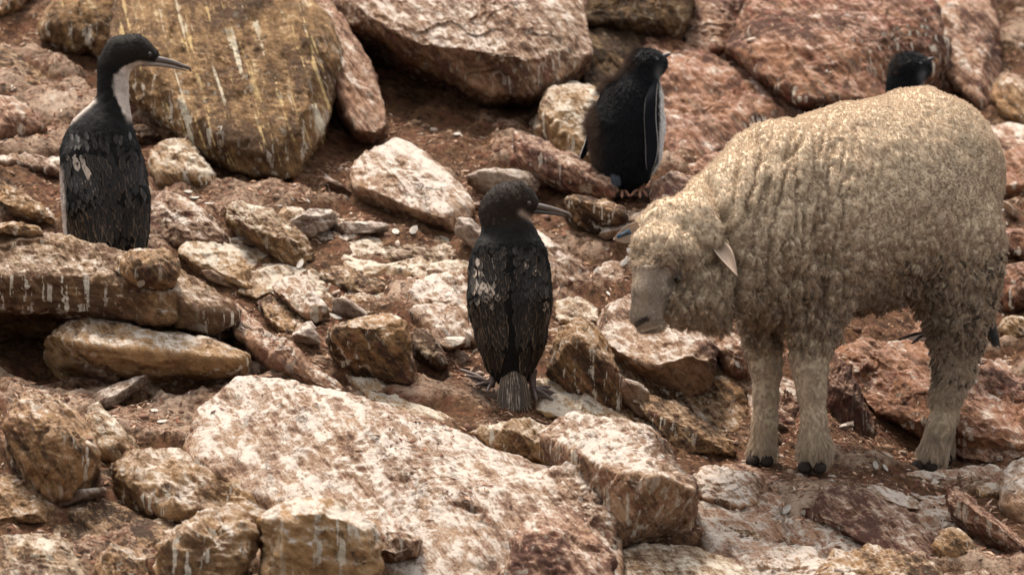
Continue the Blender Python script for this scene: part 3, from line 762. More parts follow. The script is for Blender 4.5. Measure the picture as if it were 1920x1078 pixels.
def hair_mat(name, rough=.7, spec=.2, gain=1.0):
    T = NT(name)
    return T.set(T.attr('col', 'Color'), rough, None, spec)
def wool_mat(name):
    T = NT(name)
    T.t.nodes.remove(T.b)
    d = T.n('ShaderNodeBsdfDiffuse'); t = T.n('ShaderNodeBsdfTranslucent'); m = T.n('ShaderNodeMixShader')
    c = T.attr('col', 'Color')
    T.put(d.inputs['Color'], c); T.put(t.inputs['Color'], c); m.inputs[0].default_value = .42
    T.t.links.new(d.outputs[0], m.inputs[1]); T.t.links.new(t.outputs[0], m.inputs[2]); T.t.links.new(m.outputs[0], T.out.inputs[0])
    return T.m
def skin_mat(name, rough=.8, spec=.2, bscale=260, bst=.5, noise_amt=.25):
    T = NT(name); p = T.pos()
    n = T.noise(p, bscale, 5, .7)
    c = T.mix(1.0, T.attr('col', 'Color'), T.mix(n, (1 - noise_amt,) * 3, (1 + noise_amt,) * 3), 'MULTIPLY')
    return T.set(c, rough, T.bump(n, bst, .003), spec)
def plain(name, c, rough=.5, spec=.4, scale=180, amt=.3, bst=.4):
    T = NT(name); n = T.noise(T.pos(), scale, 6, .7)
    lo = tuple(x * (1 - amt) for x in c); hi = tuple(x * (1 + amt) for x in c)
    return T.set(T.mix(n, lo, hi), rough, T.bump(n, bst, .002), spec)

def sweep(name, pts, wid, thk, side, mat, parent, loc, m=14, cols=None, cap=True, **tags):
    """elliptic section carried along pts; side = direction of the wide axis"""
    pts = np.array(pts, dtype=float); K = len(pts)
    # resample smoothly
    t = np.linspace(0, K - 1, (K - 1) * 5 + 1)
    def res(a): 
        a = np.asarray(a, dtype=float); i = np.clip(t.astype(int), 0, K - 2); f = t - i
        f = f[:, None] if a.ndim > 1 else f
        p0, p1, p2, p3 = a[np.maximum(i - 1, 0)], a[i], a[i + 1], a[np.minimum(i + 2, K - 1)]
        return .5 * (2 * p1 + (p2 - p0) * f + (2 * p0 - 5 * p1 + 4 * p2 - p3) * f ** 2 + (3 * p1 - p0 - 3 * p2 + p3) * f ** 3)
    C, Wd, Tk = res(pts), np.maximum(res(wid), 1e-4), np.maximum(res(thk), 1e-4)
    tan = unit(np.gradient(C, axis=0)); side = np.array(side, dtype=float)
    sd = unit(side - (tan @ side)[:, None] * tan); up = np.cross(tan, sd)
    a = np.linspace(0, 2 * math.pi, m, endpoint=False)
    v = C[:, None] + sd[:, None] * (np.cos(a)[None, :, None] * Wd[:, None, None]) + up[:, None] * (np.sin(a)[None, :, None] * Tk[:, None, None])
    n = len(C); v = v.reshape(-1, 3)
    I = np.arange(n * m).reshape(n, m); J = np.roll(I, -1, 1)
    f = np.stack([I[:-1].ravel(), J[:-1].ravel(), J[1:].ravel(), I[1:].ravel()], 1)
    v = np.concatenate([v, [C[0], C[-1]]]); i0, i1 = n * m, n * m + 1
    c0 = np.stack([J[0], I[0], np.full(m, i0), np.full(m, i0)], 1); c1 = np.stack([I[-1], J[-1], np.full(m, i1), np.full(m, i1)], 1)
    u = np.concatenate([np.tile(np.cos(a), n), [0, 0]]); vv = np.concatenate([np.repeat(np.linspace(0, 1, n), m), [0, 1]])
    bm = bmesh.new()
    bv = [bm.verts.new(x - np.array(loc)) for x in v]
    for q in f: bm.faces.new([bv[i] for i in q])
    for q in np.concatenate([c0, c1]): bm.faces.new([bv[i] for i in q[:3]])
    bmesh.ops.recalc_face_normals(bm, faces=bm.faces)
    me = bpy.data.meshes.new(name); bm.to_mesh(me); bm.free()
    me.polygons.foreach_set('use_smooth', np.ones(len(me.polygons), dtype=bool))
    for nm, val in (('u', u), ('v', vv)):
        at = me.attributes.new(nm, 'FLOAT', 'POINT'); at.data.foreach_set('value', val.astype(np.float32))
    return link(name, me, mat, parent, **tags)

def segd(px, py, a, b):
    a, b = np.array(a, float), np.array(b, float)
    q = np.stack([px, py], 1) - a; ab = b - a
    t = np.clip(q @ ab / (ab @ ab), 0, 1)
    return np.linalg.norm(q - t[:, None] * ab, axis=1)

# ------------------------------------------------------------------ sheep
Y0 = 10.1
sheep = thing('sheep', 'woolly beige sheep standing on the slope with its head lowered towards the dark cormorant', 'sheep', tuple(P(1560, 880, 10.05)))
SL = np.array(sheep.location)
pr = []
pr += chain(Y0, [(1722, 333, .16, 163), (1618, 388, .07, 188)], .04)
pr += chain(Y0, [(1618, 388, .07, 188), (1490, 430, -.07, 168)], .04)
pr += chain(Y0, [(1610, 330, .06, 126), (1462, 332, -.06, 98)], .03)
pr += chain(Y0, [(1480, 435, -.08, 166), (1425, 492, -.14, 112)], .05)
pr += chain(Y0, [(1470, 380, -.10, 140), (1395, 420, -.17, 112), (1325, 440, -.24, 88)], .05)
pr += chain(Y0, [(1420, 470, -.16, 120), (1350, 510, -.23, 92)], .04)
# haunch and near hind leg
pr += chain(Y0, [(1745, 400, .10, 128), (1772, 460, .08, 108), (1790, 530, .07, 76), (1796, 590, .07, 52), (1792, 645, .09, 36), (1790, 695, .10, 31), (1775, 745, .10, 22), (1764, 800, .10, 19), (1750, 846, .10, 26)], .03)
pr += chain(Y0, [(1790, 480, .26, 80), (1795, 570, .26, 50), (1782, 680, .26, 26), (1774, 780, .26, 18), (1770, 840, .26, 18)], .03)
# forelegs
pr += chain(Y0, [(1446, 550, -.04, 58), (1430, 612, -.03, 36), (1430, 655, -.02, 28), (1437, 695, -.02, 23.5), (1436, 745, -.02, 19), (1434, 790, -.02, 18.5), (1430, 840, -.02, 25)], .025)
pr += chain(Y0, [(1545, 515, -.13, 78), (1526, 600, -.13, 48), (1520, 650, -.12, 34), (1519, 690, -.12, 29), (1522, 735, -.12, 22), (1526, 788, -.12, 19.5), (1528, 835, -.12, 25), (1527, 850, -.12, 26)], .025)
# head
pr += chain(Y0, [(1268, 456, -.27, 83)], .015)
pr += chain(Y0, [(1298, 418, -.23, 54), (1345, 430, -.19, 56)], .015)
pr += chain(Y0, [(1232, 468, -.34, 48), (1262, 472, -.36, 44)], .014)
pr += chain(Y0, [(1298, 545, -.29, 64), (1350, 552, -.24, 68)], .02)
pr += chain(Y0, [(1266, 566, -.315, 42)], .012)
pr += chain(Y0, [(1272, 496, -.362, 17), (1296, 500, -.345, 16)], .010)
pr += chain(Y0, [(1230, 500, -.352, 42), (1223, 550, -.372, 37), (1213, 592, -.386, 28)], .010)
pr += chain(Y0, [(1218, 495, -.392, 20), (1208, 545, -.404, 19), (1198, 592, -.402, 18)], .010)
pr += chain(Y0, [(1222, 604, -.38, 22), (1206, 612, -.39, 14)], .008)
pr += chain(Y0, [(1272, 524, -.385, 12)], .008, -1)
sv, sf = surface_net(pr, .0046)
px, py = pix(sv); sn = Surf(sv, sf).vn
face = (px < 1276) & (py > 497) & (px + .35 * (py - 500) < 1276) & (sv[:, 1] < 9.9)
legz = sstep(640, 700, py) * (px > 1380)
woolm = (1 - face) * (1 - legz)
g1 = fbm(sv * 9, 3, 301); g2 = fbm(sv * 28, 3, 302)
d1, d2, idv = cells(sv * np.array([46, 46, 30.]) + fbm(sv * 20, 2, 310)[:, None] * .6, 320)
low = sstep(330, 600, py)
lock = sstep(0, .35, d2 - d1)
# fleece partings running down over shoulder and neck
wv = fbm(np.stack([px * .034 + py * .006, py * .0085, px * 0], 1) + g2[:, None] * .35, 3, 330, ridged=True)
zone = sstep(1330, 1400, px) * sstep(1700, 1520, px) * sstep(210, 260, py)
part = sstep(.42, .8, wv) * zone
disp = woolm * (g1 * .010 + g2 * .005 + (lock - .5) * (.0022 + .0085 * low) - part * .012)
# the split above the withers
for a, b in (((1488, 245), (1470, 300)), ((1503, 262), (1478, 290)), ((1545, 330), (1530, 430)), ((1535, 430), (1548, 560))):
    disp -= woolm * .012 * np.exp(-(segd(px, py, a, b) / 6) ** 2)
for a, b in (((1322, 338), (1362, 400)), ((1362, 400), (1392, 500)), ((1392, 500), (1384, 612))):
    disp -= woolm * .020 * np.exp(-(segd(px, py, a, b) / 11) ** 2) * (sv[:, 1] < 10.0)
for a, b in (((1375, 430), (1396, 505)), ((1396, 505), (1376, 610)), ((1430, 420), (1440, 560)), ((1300, 512), (1345, 490)), ((1345, 490), (1365, 440)), ((1283, 420), (1278, 505)), ((1190, 470), (1240, 500)), ((1330, 470), (1262, 505))):
    disp -= woolm * .009 * np.exp(-(segd(px, py, a, b) / 7) ** 2) * (sv[:, 1] < 10.0)
sv2 = sv + sn * disp[:, None].astype(np.float32)
col = np.empty((len(sv), 3))
col[:] = (.50, .39, .27)
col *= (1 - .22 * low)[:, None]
col = np.where(face[:, None], np.array((.34, .275, .215)), col)
hi_ = face & (segd(px, py, (1214, 596), (1186, 612)) < 7)
col[face & (np.exp(-(segd(px, py, (1258, 528), (1284, 516)) / 9) ** 2) > .5)] = (.16, .12, .09)  # shadow under the brow, painted round the eye socket
col[hi_] = (.05, .036, .03)
me = mesh_np('body', sv2 - SL, sf, None, {'col': col})
M_skin = skin_mat('sheep_skin')
link('body', me, M_skin, sheep)
SH = Surf(sv2, sf)

M_wool = wool_mat('wool')
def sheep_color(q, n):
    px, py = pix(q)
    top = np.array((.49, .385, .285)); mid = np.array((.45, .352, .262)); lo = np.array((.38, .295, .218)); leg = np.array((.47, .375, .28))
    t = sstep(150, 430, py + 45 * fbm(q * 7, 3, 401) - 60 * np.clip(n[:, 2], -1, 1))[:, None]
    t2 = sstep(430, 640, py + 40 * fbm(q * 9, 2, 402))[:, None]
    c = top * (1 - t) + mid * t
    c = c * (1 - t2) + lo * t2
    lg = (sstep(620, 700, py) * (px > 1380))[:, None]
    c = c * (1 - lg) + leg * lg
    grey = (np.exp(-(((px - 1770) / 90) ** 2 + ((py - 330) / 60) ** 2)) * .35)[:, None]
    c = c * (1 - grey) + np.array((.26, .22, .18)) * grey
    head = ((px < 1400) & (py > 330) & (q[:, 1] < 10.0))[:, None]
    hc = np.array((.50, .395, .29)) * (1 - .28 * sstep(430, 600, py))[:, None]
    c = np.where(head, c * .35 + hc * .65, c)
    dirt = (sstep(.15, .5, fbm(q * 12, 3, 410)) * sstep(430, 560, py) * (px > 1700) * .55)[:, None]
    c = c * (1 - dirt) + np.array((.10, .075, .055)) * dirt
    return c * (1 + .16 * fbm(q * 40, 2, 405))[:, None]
fpx, fpy = pix(sv2[sf].mean(1)); fc = sv2[sf].mean(1)
fface = (fpx < 1278) & (fpy > 497) & (fpx + .35 * (fpy - 500) < 1278) & (fc[:, 1] < 9.9)
flegs = (fpy > 655 + 0 * fpx) & (fpx > 1380)
fzone = flegs & (fpx < 1600)
# body fleece: crimped staples whose length follows a fine cell pattern
p_, n_, i_ = SH.sample(120000, np.where(fface, 0, np.where(flegs & ~((fpx > 1600) & (fpy < 760)), 0, 1.0)))
qx, qy = pix(p_)
lowf = sstep(380, 620, qy)
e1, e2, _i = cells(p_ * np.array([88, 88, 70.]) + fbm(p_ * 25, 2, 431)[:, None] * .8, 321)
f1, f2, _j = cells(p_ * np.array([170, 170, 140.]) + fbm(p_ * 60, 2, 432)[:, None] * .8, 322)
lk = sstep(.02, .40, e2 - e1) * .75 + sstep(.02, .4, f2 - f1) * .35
fl = np.stack([.25 * np.ones(len(p_)) * np.sign(qx - 1300), -.1 + 0 * qx, -1 - lowf], 1)
fl = fl + .5 * np.stack([fbm(p_ * 18, 2, 421), fbm(p_ * 18, 2, 422), fbm(p_ * 18, 2, 423)], 1)
hd = (qx < 1400) & (p_[:, 1] < 10.0)
smo = sstep(560, 300, qy) * sstep(1330, 1420, qx)
lk = lk * (1 - .65 * smo) + .55 * smo
Lw = (.0044 + .0046 * lowf) * (.45 + .95 * lk)
near_face = (qx < 1310) & (qy > 468) & (qy < 518) & (p_[:, 1] < 9.95)
Lw = np.where(near_face, .013 * (.6 + .5 * lk), Lw)
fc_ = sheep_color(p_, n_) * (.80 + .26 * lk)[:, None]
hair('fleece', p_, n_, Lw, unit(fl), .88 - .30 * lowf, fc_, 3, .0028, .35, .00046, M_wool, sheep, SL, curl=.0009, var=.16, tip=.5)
# matted dirty locks on haunch, belly edge and elbow
w = np.where((fpy > 470) & (fpy < 720) & (fpx > 1395) & ~fface & ~(fzone), 1.0, 0) * np.where(fpx > 1700, 2.2, np.where(fpy > 560, .7, .1))
p_, n_, i_ = SH.sample(2600, w)
fl = np.tile(np.array([-.1, -.2, -1.0]), (len(p_), 1)) + .5 * RNG.normal(size=(len(p_), 3)) * .5
dk = np.where(RNG.random(len(p_)) < np.where(pix(p_)[0] > 1690, .26, .05), .35, 1.0)[:, None]
hair('wool_lock', p_, n_, RNG.uniform(.010, .021, len(p_)), unit(fl), .16, sheep_color(p_, n_) * .98 * dk, 26, .0040, .72, .00046, M_wool, sheep, SL, seg=6, curl=.0032, tip=.5)
# legs
p_, n_, i_ = SH.sample(8000, np.where(flegs, 1.0, 0))
fl = np.tile(np.array([.05, 0, -1.0]), (len(p_), 1)) + .25 * np.stack([fbm(p_ * 16, 2, 441), fbm(p_ * 16, 2, 442), 0 * p_[:, 0]], 1)
qx, qy = pix(p_)
Ll = .008 + .014 * sstep(780, 850, qy)
hair('leg_hair', p_, n_, Ll, unit(fl), .22, sheep_color(p_, n_) * (1 + .22 * fbm(p_ * np.array([60, 60, 25.]), 3, 445))[:, None], 7, .004, .55, .00050, M_wool, sheep, SL)
# face
p_, n_, i_ = SH.sample(16000, np.where(fface, 1.0, 0))
qx, qy = pix(p_)
dm = np.minimum(segd(qx, qy, (1214, 596), (1186, 612)), segd(qx, qy, (1240, 608), (1196, 622)) * 1.6)
p_, n_, qx, qy = p_[dm > 5], n_[dm > 5], qx[dm > 5], qy[dm > 5]
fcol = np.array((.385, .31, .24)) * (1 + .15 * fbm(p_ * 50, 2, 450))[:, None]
fcol = fcol * (1 - .35 * np.exp(-(np.abs(qx - 1256) / 14) ** 2) * sstep(520, 560, qy))[:, None]  # shaded right side of the muzzle, painted into the hair colour
fcol = fcol * (1 + .22 * np.exp(-(segd(qx, qy, (1212, 510), (1200, 580)) / 12) ** 2))[:, None]  # lit nose bridge, painted as a paler band
fcol = fcol * (1 - .5 * np.exp(-(segd(qx, qy, (1258, 528), (1284, 516)) / 10) ** 2))[:, None]  # brow shadow round the eye, painted into the hair as well
fcol = fcol * (1 - .30 * sstep(1235, 1262, qx) * sstep(520, 560, qy))[:, None]  # painted side shade, deeper towards the cheek
fcol = fcol * (1 - .35 * np.exp(-(segd(qx, qy, (1190, 540), (1182, 590)) / 6) ** 2))[:, None]  # painted shade along the far edge of the face
fl = np.tile(np.array([-.25, -.2, -1.0]), (len(p_), 1))
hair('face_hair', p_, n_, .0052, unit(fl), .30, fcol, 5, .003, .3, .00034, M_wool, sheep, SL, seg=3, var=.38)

# horn-dark hooves, two claws to a foot, plus dewclaws
M_hoof = plain('hoof_horn', (.020, .014, .011), .85, .12, 140, .7, 1.0)
def hoof(pxl, pyl, dy, w, n=2):
    for s in (-1, 1):
        c = P(pxl + s * w * .50, pyl + 3, Y0 + dy)
        r = w * .50 * Y0 / 1e4
        sweep('hoof', [c + np.array([-s * .002, .016, .006]), c + np.array([0, .002, .005]), c + np.array([-.002 + s * .001, -.012, .001]), c + np.array([-.003 - s * .001, -.020, -.004])],
              [r * .8, r * 1.05, r * .95, r * .45], [.009, .012, .010, .004], (1, 0, 0), M_hoof, sheep, SL)
hoof(1425, 864, -.035, 25); hoof(1523, 877, -.135, 26); hoof(1733, 876, .085, 25); hoof(1764, 862, .245, 22)

def leaf(name, base, tip, sidev, w, cup, thick, mat, parent, loc, nu=8, nv=12, prof=None, **tags):
    base, tip, sidev = (np.array(x, float) for x in (base, tip, sidev))
    ax = tip - base; L = np.linalg.norm(ax); ax /= L
    sidev = sidev - (sidev @ ax) * ax; sidev /= np.linalg.norm(sidev)
    nm = np.cross(ax, sidev)
    bm = bmesh.new(); G = {}; vals = []
    for layer in (0, 1):
        for j in range(nv + 1):
            t = j / nv
            ww = w * (prof(t) if prof else (math.sin(math.pi * min(1, .22 + t * .80)) ** .8))
            for i in range(nu + 1):
                u = i / nu * 2 - 1
                q = base + ax * (t * L) + sidev * (u * ww) + nm * (cup * (u * u) * (ww / w) + math.sin(t * 3) * cup * .4 - layer * thick * (1 - .7 * abs(u)))
                G[layer, j, i] = bm.verts.new(q - np.array(loc)); vals.append((u, t))
    for layer in (0, 1):
        for j in range(nv):
            for i in range(nu):
                bm.faces.new([G[layer, j, i], G[layer, j, i + 1], G[layer, j + 1, i + 1], G[layer, j + 1, i]])
    for j in range(nv):
        for i in (0, nu): bm.faces.new([G[0, j, i], G[0, j + 1, i], G[1, j + 1, i], G[1, j, i]])
    for i in range(nu):
        for j in (0, nv): bm.faces.new([G[0, j, i], G[0, j, i + 1], G[1, j, i + 1], G[1, j, i]])
    bmesh.ops.recalc_face_normals(bm, faces=bm.faces)
    me = bpy.data.meshes.new(name); bm.to_mesh(me); bm.free()
    me.polygons.foreach_set('use_smooth', np.ones(len(me.polygons), dtype=bool))
    for k, nme in enumerate(('u', 'v')):
        at = me.attributes.new(nme, 'FLOAT', 'POINT'); at.data.foreach_set('value', np.array([x[k] for x in vals], dtype=np.float32))
    return link(name, me, mat, parent, **tags)

M_ear = plain('ear_skin', (.37, .28, .215), .8, .25, 120, .25)
leaf('ear', P(1345, 462, Y0 - .305), P(1383, 518, Y0 - .36), (1, .25, .55), .0145, .015, .003, M_ear, sheep, SL)
leaf('ear', P(1198, 425, Y0 - .30), P(1149, 449, Y0 - .31), (.2, -.3, 1), .019, -.008, .003, M_ear, sheep, SL)
M_tag = plain('tag_plastic', (.015, .065, .12), .35, .5, 60, .15)
M_tagw = plain('tag_print', (.02, .02, .022), .4, .4, 60, .15)
tg = leaf('ear_tag', P(1182, 434, Y0 - .328), P(1157, 445, Y0 - .332), (.25, -.2, 1), .0062, .001, .0015, M_tag, sheep, SL, nu=4, nv=6, prof=lambda t: .9 - .35 * t)
leaf('tag_face', P(1178, 436, Y0 - .333), P(1163, 442.5, Y0 - .337), (.25, -.2, 1), .0030, .001, .001, M_tagw, tg, SL, nu=4, nv=6, prof=lambda t: .9 - .35 * t)
# eye under the woolly brow
M_eye = plain('eye_wet', (.012, .007, .004), .12, .6, 30, .1, .05)
def ball(name, c, r, mat, parent, loc, sc=(1, 1, 1), lv=3):
    v, f = ico(lv)
    v = v * r * np.array(sc) + np.array(c) - np.array(loc)
    return link(name, mesh_np(name, v, f), mat, parent)
hp, hn = SH.hit(1270, 523)
ball('eye', hp - hn * .002 + np.array([0, -.001, 0]), .0085, M_eye, sheep, SL)
M_lid = plain('eyelid_skin', (.10, .075, .06), .6, .3)
def drape(name, surf, pts, w, mat, parent, loc, lift=.0012):
    c, nn = [], []
    for a, b in pts:
        h, n = surf.hit(a, b)
        if h is not None: c.append(h + n * lift); nn.append(n)
    if len(c) < 2: return
    return sweep(name, c, [w * (.5 + .5 * math.sin(math.pi * (i + .6) / (len(c) + .2))) for i in range(len(c))], [.0011] * len(c), tuple(np.cross(nn[0], c[-1] - c[0])), mat, parent, loc, m=8)
drape('eyelid', SH, [(1258, 522), (1264, 516), (1272, 514), (1280, 517), (1284, 523)], .0022, M_lid, sheep, SL, .004)
M_nos = plain('nostril_skin', (.012, .008, .008), .4, .4)
drape('nostril', SH, [(1211, 595), (1205, 599), (1198, 603), (1191, 606)], .0036, M_nos, sheep, SL)
drape('nostril', SH, [(1186, 606), (1184, 612), (1187, 618)], .0026, M_nos, sheep, SL)
drape('mouth', SH, [(1236, 611), (1222, 619), (1208, 622), (1197, 622)], .0009, plain('lip_skin', (.09, .065, .05), .7, .2), sheep, SL, .0016)
# ------------------------------------------------------------------ feathers
def feather_mesh(name, sharp=1.0, nu=4, nv=7, round_tip=.5):
    v, f, U, V = [], [], [], []
    for j in range(nv + 1):
        t = j / nv
        w = .5 * min(1, .35 + t * 2.2) * (max(0, 1 - t ** (2.2 + 3 * round_tip)) ** (.55 * sharp)) if t < 1 else .03
        for i in range(nu + 1):
            u = i / nu * 2 - 1
            v.append((u * w, t - .10 * abs(u) * t, -.16 * u * u * w - .05 * t * (1 - t)))
            U.append(u); V.append(t)
    for j in range(nv):
        for i in range(nu):
            a = j * (nu + 1) + i; f.append((a, a + 1, a + nu + 2, a + nu + 1))
    return mesh_np(name, v, f, {'u': U, 'v': V})

def feather_mat(name, core, edge, pale=(.36, .295, .24), sheen=.22, rough=.48):
    T = NT(name)
    u = T.math('ABSOLUTE', T.attr('u')); v = T.attr('v')
    oi = T.n('ShaderNodeObjectInfo')
    rnd = oi.outputs['Random']
    pl = T.attr('pale', 'Fac', 'OBJECT')
    n = T.noise(T.pos(), 150, 6, .75)
    cq = T.n('ShaderNodeCombineXYZ'); T.put(cq.inputs[0], T.math('MULTIPLY', T.attr('u'), 1.6)); T.put(cq.inputs[1], T.math('MULTIPLY', v, 1.8)); T.put(cq.inputs[2], T.math('MULTIPLY', rnd, 70))
    pn = T.noise(cq.outputs[0], 1.5, 5, .7)
    e = T.math('MAXIMUM', T.step(u, .55, 1.0), T.step(v, .80, 1.0))
    e = T.math('MULTIPLY', e, T.step(T.math('ADD', n, T.math('MULTIPLY', rnd, .35)), .42, .80))
    c = T.mix(e, core, edge)
    c = T.mix(T.math('MULTIPLY', T.step(u, .09, .02), .35), c, edge)
    c = T.mix(T.step(T.math('ADD', T.math('ADD', pn, T.math('MULTIPLY', n, .3)), T.math('MULTIPLY', pl, .42)), .86, 1.0), c, pale)
    c = T.mix(1.0, c, T.mix(rnd, (.75, .75, .75), (1.35, 1.3, 1.25)), 'MULTIPLY')
    s = T.n('ShaderNodeCombineXYZ'); T.put(s.inputs[0], T.math('MULTIPLY', u, 3.0))
    T.put(s.inputs[1], T.math('SUBTRACT', T.math('MULTIPLY', v, 40.0), T.math('MULTIPLY', u, 9.0))); T.put(s.inputs[2], T.math('MULTIPLY', rnd, 50))
    b = T.noise(s.outputs[0], 1.0, 4, .6)
    return T.set(c, rough, T.bump(T.math('ADD', b, n), .6, .0022), sheen)

F_round = feather_mesh('feather', 1.0, round_tip=.9)
F_lance = feather_mesh('feather', 1.3, round_tip=.25)
M_cf = feather_mat('cormorant_feather', (.0042, .0034, .0030), (.075, .052, .036))
M_cf2 = feather_mat('cormorant_feather_dull', (.0050, .0040, .0033), (.125, .086, .056))
M_tailf = feather_mat('tail_feather', (.030, .022, .017), (.17, .13, .095), rough=.6)
for m_ in (F_round, F_lance): pass

FM = {}
def put_feather(name, mesh, mat, parent, loc, base, tip, nrm, width, lift0=.0006, lift1=.0028, pale=0.0):
    y = tip - base; L = np.linalg.norm(y)
    if L < 1e-4: return
    y = y + nrm * (lift1 - lift0); y /= np.linalg.norm(y)
    x = np.cross(y, nrm); x /= max(np.linalg.norm(x), 1e-6); z = np.cross(x, y)
    M = Matrix(((x[0] * width, y[0] * L, z[0] * width, 0), (x[1] * width, y[1] * L, z[1] * width, 0), (x[2] * width, y[2] * L, z[2] * width, 0), (0, 0, 0, 1)))
    key = (mesh.name, mat.name)
    if key not in FM:
        FM[key] = mesh.copy(); FM[key].materials.append(mat)
    o = bpy.data.objects.new(name, FM[key]); COL.objects.link(o)
    o.parent = parent
    M.translation = Vector(base + nrm * lift0 - np.array(loc))
    o.matrix_basis = M
    o['pale'] = float(pale)
    return o

def part_empty(name, parent):
    o = bpy.data.objects.new(name, None); COL.objects.link(o); o.parent = parent
    return o

def lay_feathers(S, parent, loc, wing, poly_l, poly_r, y0, y1, step, colw, length, width, aim, mesh, mat, rng, pale=None, lim=150, skip=.0):
    """rows of overlapping feathers from y0 down to y1 between two edge curves x(y)"""
    cnt = 0; row = 0; y = y0
    while y < y1:
        xl, xr = poly_l(y), poly_r(y)
        x = xl + (colw * .5 if row % 2 else 0)
        while x < xr and cnt < lim:
            a, b = x + rng.uniform(-3, 3), y + rng.uniform(-6, 6)
            L = length(y) * rng.uniform(.88, 1.15)
            ax, ay = aim(a, b); k = L / math.hypot(ax, ay); ax *= k; ay *= k
            h0, n0 = S.hit(a, b); h1, n1 = S.hit(a + ax * .8, b + ay * .8)
            if h0 is not None and rng.random() > skip:
                if h1 is None or abs(h1[1] - h0[1]) > .05:
                    s = h0[1] / 1e4
                    d = np.array([ax * s, 0, -ay * s]); d = d - (d @ n0) * n0
                    h1 = h0 + d; n1 = n0
                else:
                    h1 = h0 + (h1 - h0) / .8
                put_feather('feather', mesh, mat, wing, loc, h0, h1, unit(n0 + n1), width(y) * h0[1] / 1e4 * rng.uniform(.85, 1.15),
                            .0004 + rng.uniform(0, .0006), (  .0008 + .0013 * min(1, (y - y0) / (6 * step)) if y0 < 500 else .0018) + rng.uniform(0, .0014), pale(a + ax * .5, b + ay * .5) if pale else 0.0)
                cnt += 1
            x += colw
        y += step; row += 1
    return cnt

def interp(pairs):
    ys = [p[1] for p in pairs]; xs = [p[0] for p in pairs]
    return lambda y: float(np.interp(y, ys, xs))

def bird_body(parent, loc, prims, h, paint, name='body', rough=.6, spec=.3):
    v, f = surface_net(prims, h)
    S = Surf(v, f)
    px, py = pix(v)
    c = paint(px, py, v, S.vn)
    v2 = v + S.vn.astype(np.float32) * (fbm(v * 70, 3, 500) * .0016)[:, None]
    o = link(name, mesh_np(name, v2 - np.array(loc), f, None, {'col': c}), M_bird, parent)
    return o, Surf(v2, f)

M_bird = skin_mat('plumage_base', .75, .12, 220, .7, .4)
M_plume = hair_mat('plumage', .6, .18)
M_down = hair_mat('down', .95, .05)
M_cfoot = plain('cormorant_foot', (.085, .055, .045), .6, .35, 90)
M_web = plain('foot_web', (.050, .034, .028), .9, .08, 90)
M_bill = plain('bill_horn', (.075, .054, .043), .38, .5, 70, .5)
M_billd = plain('bill_dark', (.035, .026, .022), .4, .5, 90, .5)

def plume(name, S, n, parent, loc, length, lift, paint, flow=(0, 0, -1), per=4, spread=.0026, radius=.00040, w=None, mat=None, jit=.25, tight=.5, seg=3):
    p, nn, i = S.sample(n, w)
    px, py = pix(p)
    fl = unit((flow(px, py, p) if callable(flow) else np.tile(np.array(flow, float), (n, 1))) + jit * RNG.normal(size=(n, 3)) * .5)
    L = length(px, py) if callable(length) else length
    return hair(name, p, nn, L, fl, lift, paint(px, py, p, nn), per, spread, tight, radius, mat or M_plume, parent, loc, seg=seg, var=.55)

def foot(parent, loc, ank, toes, mat, web=True, r=.0045):
    """ankle point and toe tip points; toes as swept tubes with a web between them"""
    ft = part_empty('foot', parent)
    for t in toes:
        t = np.array(t); a = np.array(ank); m = a * .5 + t * .5 + np.array([0, 0, .004])
        sweep('toe', [a, m, t, t + unit(t - a) * .004], [r, r * .85, r * .7, r * .2], [r * .9, r * .8, r * .6, r * .2], (0, 1, 0.1), mat, ft, loc, m=8)
    if web:
        bm = bmesh.new()
        for t0, t1 in zip(toes[:-1], toes[1:]):
            a = np.array(ank); t0, t1 = np.array(t0), np.array(t1)
            N = 6; g = {}
            for i in range(N + 1):
                for j in range(N + 1):
                    s = i / N; q = j / N
                    e = t0 * (1 - q) + t1 * q
                    pp = a + (e - a) * s * (1 - .16 * math.sin(math.pi * q) * s)
                    g[i, j] = bm.verts.new(pp - np.array(loc) + np.array([0, 0, .001 * math.sin(q * 12)]))
            for i in range(N):
                for j in range(N): bm.faces.new([g[i, j], g[i + 1, j], g[i + 1, j + 1], g[i, j + 1]])
        bmesh.ops.remove_doubles(bm, verts=bm.verts, dist=1e-6)
        me = bpy.data.meshes.new('web'); bm.to_mesh(me); bm.free()
        o = link('web', me, M_web, ft)
        sm = o.modifiers.new('thick', 'SOLIDIFY'); sm.thickness = .0018
    return ft

# ------------------------------------------------------------------ dark cormorant in the centre
YC = 10.1
c2 = thing('cormorant', 'dark brown cormorant with its back turned standing in front of the sheep muzzle', 'cormorant', tuple(P(960, 745, YC)))
CL = np.array(c2.location)
pr = chain(YC, [(950, 440, .0, 42), (953, 478, .0, 62), (955, 515, .0, 73), (956, 570, .0, 75), (959, 635, -.002, 62), (958, 680, -.004, 42), (962, 705, -.012, 26)], .02)
pr += chain(YC, [(968, 430, .012, 30), (978, 462, .02, 36)], .02)
pr += chain(YC, [(941, 412, .0, 35), (938, 398, .0, 37), (950, 382, -.002, 36), (972, 376, -.005, 31), (992, 382, -.006, 17)], .016)
pr += chain(YC, [(914, 478, -.040, 28), (912, 560, -.050, 34), (928, 640, -.045, 22)], .012)
pr += chain(YC, [(998, 478, -.040, 28), (1000, 560, -.050, 32), (992, 640, -.045, 22)], .012)
